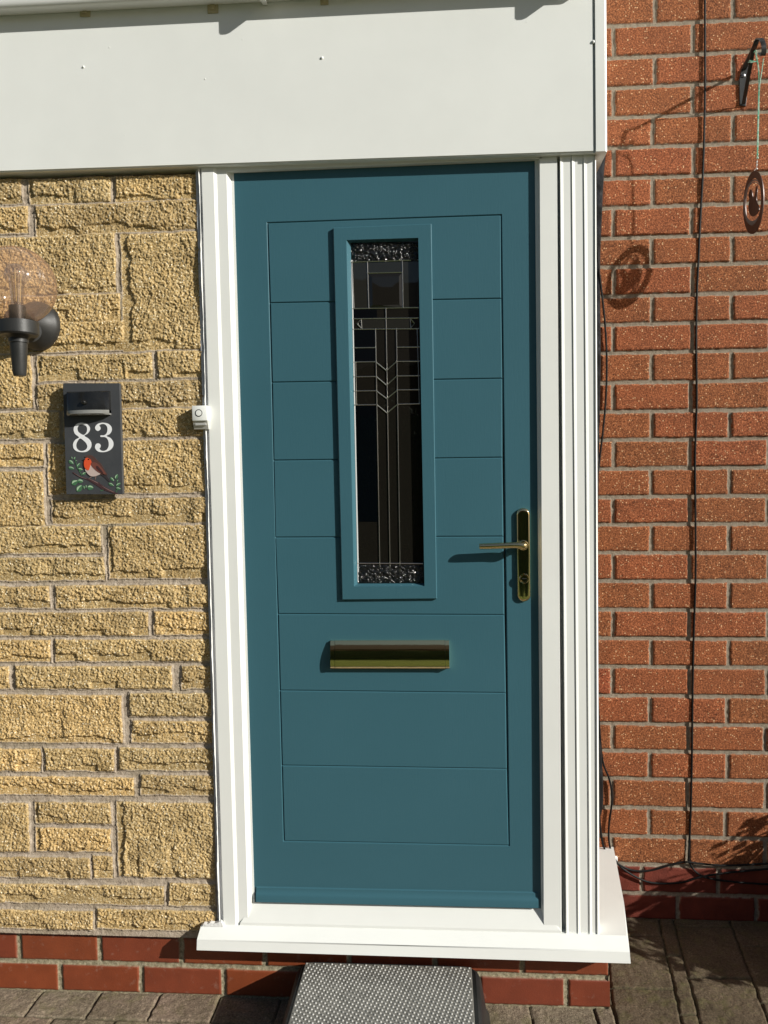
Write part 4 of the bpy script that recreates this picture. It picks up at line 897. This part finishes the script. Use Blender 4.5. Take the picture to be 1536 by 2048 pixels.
# hanging basket bracket
def bracket():
    root = thing('hanging_bracket', 'black metal hanging bracket with curled tip fixed to the brick wall', 'bracket', tuple(P(1487, 150, -.005)))
    met = lamp_black('black_iron', .028, .38)
    bm = bmesh.new(); pts = [P(1496, 118, -.010), P(1501, 124, -.010), P(1492, 212, -.010), P(1480, 210, -.010), P(1479, 160, -.010), P(1483, 138, -.010)]
    prism(bm, pts, (0, .008, 0), .0008); pl = obj('wall_plate', bm, met, root)
    bm = bmesh.new(); q = P(1487, 151, -.0105); lathe(bm, [(.0055, 0), (.0050, .0018), (.0025, .0028), (0, .003)], (q.x, q.y, q.z), (0, -1, 0), 16, False); obj('screw', bm, M('zinc', (.55, .55, .54), .3, 1.0).m, pl, True)
    a = P(1488, 138, -.010); b = P(1513, 92, -.150)
    def flatbar(pts, wv, tv, name):
        bm = bmesh.new(); prev = None
        for p in pts:
            ring = [bm.verts.new(p+wv*s1+tv*s2) for s1, s2 in ((-1, -1), (1, -1), (1, 1), (-1, 1))]
            if prev:
                for k_ in range(4): bm.faces.new((prev[k_], prev[(k_+1) % 4], ring[(k_+1) % 4], ring[k_]))
            else: bm.faces.new(ring[::-1])
            prev = ring
        bm.faces.new(prev); bmesh.ops.recalc_face_normals(bm, faces=bm.faces); return obj(name, bm, met, root, True)
    tip = P(1521, 82, -.158)
    dirn = (b-a)
    b = P(1509, 93, -.142); c1 = P(1515, 79, -.156); c2 = P(1523, 79, -.166); c3 = P(1528, 94, -.170); c4 = P(1526, 110, -.162)
    flatbar(smooth_path([a, a+(b-a)*.5, b, c1, c2, c3, c4, P(1520, 106, -.155)], 6), Vector((.0065, 0, 0)), Vector((0, 0, .0016)), 'arm')
    s0 = P(1487, 208, -.010); s1 = a+(b-a)*.86+Vector((0, 0, -.003))
    flatbar([s0, s0+(s1-s0)*.5, s1], Vector((.0050, 0, 0)), Vector((0, .0016, 0)), 'strut')
bracket()
# hanging bronze spinner on green twine
def spinner():
    c = P(1507, 405, -.152); top = P(1507, 347, -.152)
    root = thing('hanging_ornament', 'bronze oval ring ornament with a bird inside, hanging on green twine', 'ornament', tuple(top))
    br = M('dark_bronze', (.050, .018, .009), .38, .2); br.bump(br.noise(80, 3), .001, .4); br = br.m
    phi = math.radians(107); e = Vector((math.cos(phi), math.sin(phi), 0)); nrm = Vector((-e.y, e.x, 0)); up = Vector((0, 0, 1))
    def ring(a0, r0, a1, r1, th, sh=0, name='ring', rot=0, sz=0):
        ee = Matrix.Rotation(rot, 3, 'Z') @ e; nn = Vector((-ee.y, ee.x, 0)); bm = bmesh.new(); n = 48; V = []
        for k_ in range(n):
            t = 2*math.pi*k_/n; ct, st = math.cos(t), math.sin(t)
            o = c+ee*(a0*ct)+up*(r0*st); i = c+ee*(a1*ct+sh)+up*(r1*st+sz)
            V.append([bm.verts.new(o+nn*th), bm.verts.new(i+nn*th), bm.verts.new(i-nn*th), bm.verts.new(o-nn*th)])
        for k_ in range(n):
            A_, B2 = V[k_], V[(k_+1) % n]
            for j in range(4): bm.faces.new((A_[j], A_[(j+1) % 4], B2[(j+1) % 4], B2[j]))
        return obj(name, bm, br, root, True)
    ring(.041, .084, .031, .062, .0012, 0, 'outer_ring', 0, .002)
    ring(.0300, .061, .0272, .056, .0010, 0, 'inner_ring', .26, .002)
    ring(.0268, .055, .0242, .051, .0010, 0, 'inner_ring', .50, .002)
    bird = [(-.9, -.55), (-.2, -.75), (.45, -.6), (.75, -.15), (.62, .25), (.72, .55), (.45, .78), (.18, .60), (.05, .30), (-.2, .35), (-.35, .65), (-.55, .80), (-.6, .45), (-.5, .1), (-.65, -.15)]
    pts = smooth_path([(a, b, 0) for a, b in bird], 4, True); bm = bmesh.new()
    prism(bm, [c+e*(p.x*.026)+up*(p.y*.050)-nrm*.001 for p in pts], nrm*.002); obj('bird_figure', bm, br, root)
    tw = M('green_twine', (.10, .42, .28), .8); tw.col(tw.ramp(tw.noise(140, 2), [(.4, (.10, .42, .27)), (.6, (.45, .60, .50))])); tw = tw.m
    bm = bmesh.new(); r2 = random.Random(2)
    tube(bm, smooth_path([P(1511, 105, -.172), P(1516, 130, -.162), P(1518, 160, -.155), P(1516.5, 220, -.153), P(1515, 290, -.152), P(1515, 318, -.152)], 5), .0016, 6)
    tube(bm, smooth_path([P(1527, 117, -.166), P(1524, 140, -.160), P(1519, 175, -.155), P(1517.5, 230, -.153), P(1516, 300, -.152)], 5), .0012, 6)
    for k_ in range(5): tube(bm, [P(1514, 123, -.168), P(1497+r2.uniform(-2, 4), 121+r2.uniform(-3, 5), -.166+r2.uniform(-.004, .004))], .0007, 5)
    tube(bm, smooth_path([P(1508, 104, -.168), P(1513, 102, -.176), P(1512, 118, -.168)], 4), .0014, 6)
    for y in (309, 316): bmesh.ops.create_icosphere(bm, subdivisions=2, radius=.0032, matrix=Matrix.Translation(P(1515, y, -.152)))
    obj('twine', bm, tw, root, True)
    bm = bmesh.new(); tube(bm, [P(1514.5, 320, -.152), P(1513.5, 336, -.152), c+up*.083], .0007, 5)
    for y in (324, 330, 338): bmesh.ops.create_icosphere(bm, subdivisions=2, radius=.0022, matrix=Matrix.Translation(P(1514, y, -.152)))
    obj('bead_link', bm, M('clear_beads', (.75, .75, .72), .15).m, root, True)
spinner()
# ------------------------------------------------------------------ step
def step():
    H = .112
    root = thing('door_step', 'black rubber step with studded grey top below the door sill', 'step', (-.15, -.58, 0))
    p = [G(612, 1922, H), G(943, 1938, H)]
    x0, x1 = p[0].x, p[1].x; yb = -.431; yf = -.76
    bm = bmesh.new()
    def rr(x0, x1, y0, y1, r_, z): 
        out = []
        for cx, cy, a0 in ((x1-r_, y1-r_, 0), (x0+r_, y1-r_, 90), (x0+r_, y0+r_, 180), (x1-r_, y0+r_, 270)):
            for k_ in range(7): a = math.radians(a0+15*k_); out.append(Vector((cx+r_*math.cos(a), cy+r_*math.sin(a), z)))
        return out
    xr = G(962, 1950, H-.01).x
    R_ = [rr(x0-.040, xr+.020, yf-.02, yb+.004, .03, 0), rr(x0-.034, xr+.012, yf-.016, yb, .035, .02), rr(x0-.020, xr, yf-.006, yb, .035, H-.018), rr(x0-.014, xr-.006, yf-.001, yb-.002, .033, H-.006), rr(x0-.006, xr-.014, yf+.005, yb-.006, .030, H-.001), rr(x0-.002, xr-.018, yf+.008, yb-.008, .028, H-.003)]
    vs = [[bm.verts.new(q) for q in r_] for r_ in R_]
    for a, b in zip(vs, vs[1:]):
        for k_ in range(len(a)): bm.faces.new((a[k_], a[(k_+1) % len(a)], b[(k_+1) % len(b)], b[k_]))
    bm.faces.new(vs[-1]); bm.faces.new(vs[0][::-1]); obj('body', bm, RUBBER, root, True)
    gm = M('grey_rubber', (.145, .15, .15), .42); gm.col(gm.ramp(gm.noise(35, 6, .7), [(.3, (.115, .110, .095)), (.7, (.235, .225, .20))]))
    gm.bump(gm.noise(250, 3), .001, .4)
    bm = bmesh.new(); px0, px1, py0, py1 = x0, x1, yf+.02, yb-.012
    box(bm, (px0, py0, H-.006), (px1, py1, H+.002), .002); pad = obj('tread_pad', bm, gm.m, root)
    gs = M('stud_rubber', (.40, .395, .37), .34); gs.col(gs.ramp(gs.noise(28, 5, .7), [(.34, (.16, .16, .15)), (.5, (.42, .415, .39))])); gs = gs.m  # paler than the pad: sun glints on the studs put into the colour
    bm = bmesh.new(); sx = .0218; sy = .0057; j = 0; y = py1-.006
    while y > py0+.004:
        x = px0+.004+(sx*.43*j) % sx
        while x < px1-.004:
            prof = [(.0029, 0), (.0026, .0014), (.0014, .0023)]; rg = []
            for r_, h in prof: rg.append([bm.verts.new((x+r_*math.cos(a*math.pi/4), y+r_*math.sin(a*math.pi/4), H+.0019+h)) for a in range(8)])
            for a_, b_ in zip(rg, rg[1:]):
                for k_ in range(8): bm.faces.new((a_[k_], a_[(k_+1) % 8], b_[(k_+1) % 8], b_[k_]))
            bm.faces.new(rg[-1]); x += sx
        y -= sy; j += 1
    obj('studs', bm, gs, pad, True)['kind'] = 'stuff'
step()
# ------------------------------------------------------------------ shrub right of the picture, whose shade falls on the wall foot
def shrub():
    r = random.Random(12)
    root = thing('potted_shrub', 'leafy green shrub standing against the brick wall just right of the view', 'shrub', (1.75, -.42, 0))
    lm = M('shrub_leaf', (.05, .09, .02), .5); lm.col(lm.ramp(lm.noise(9, 3), [(.3, (.035, .065, .015)), (.7, (.075, .12, .03))])); tm = M('twig', (.10, .07, .045), .8).m
    bm = bmesh.new(); bl = bmesh.new()
    for i in range(110):
        x = r.uniform(1.16, 2.3); b0 = Vector((x, r.uniform(-.44, -.17), 0)); hgt = r.uniform(.28, .47)*(.85 if x < 1.3 else 1); t = b0+Vector((r.uniform(-.16, .12), r.uniform(-.15, .12), hgt))
        m_ = (b0+t)/2+Vector((r.uniform(-.03, .03), r.uniform(-.03, .03), 0)); tube(bm, smooth_path([b0, m_, t], 4), [.004-.0003*k_ for k_ in range(9)], 5)
        for k_ in range(110):
            s = r.random()**.7; q = b0+(t-b0)*s+Vector((r.gauss(0, .05), r.gauss(0, .045), r.gauss(0, .035)))
            if q.z > .01 and q.y < -.05 and q.x > 1.06: leaf(bl, q, .027, r)
    obj('twigs', bm, tm, root); obj('foliage', bl, lm.m, root)
shrub()
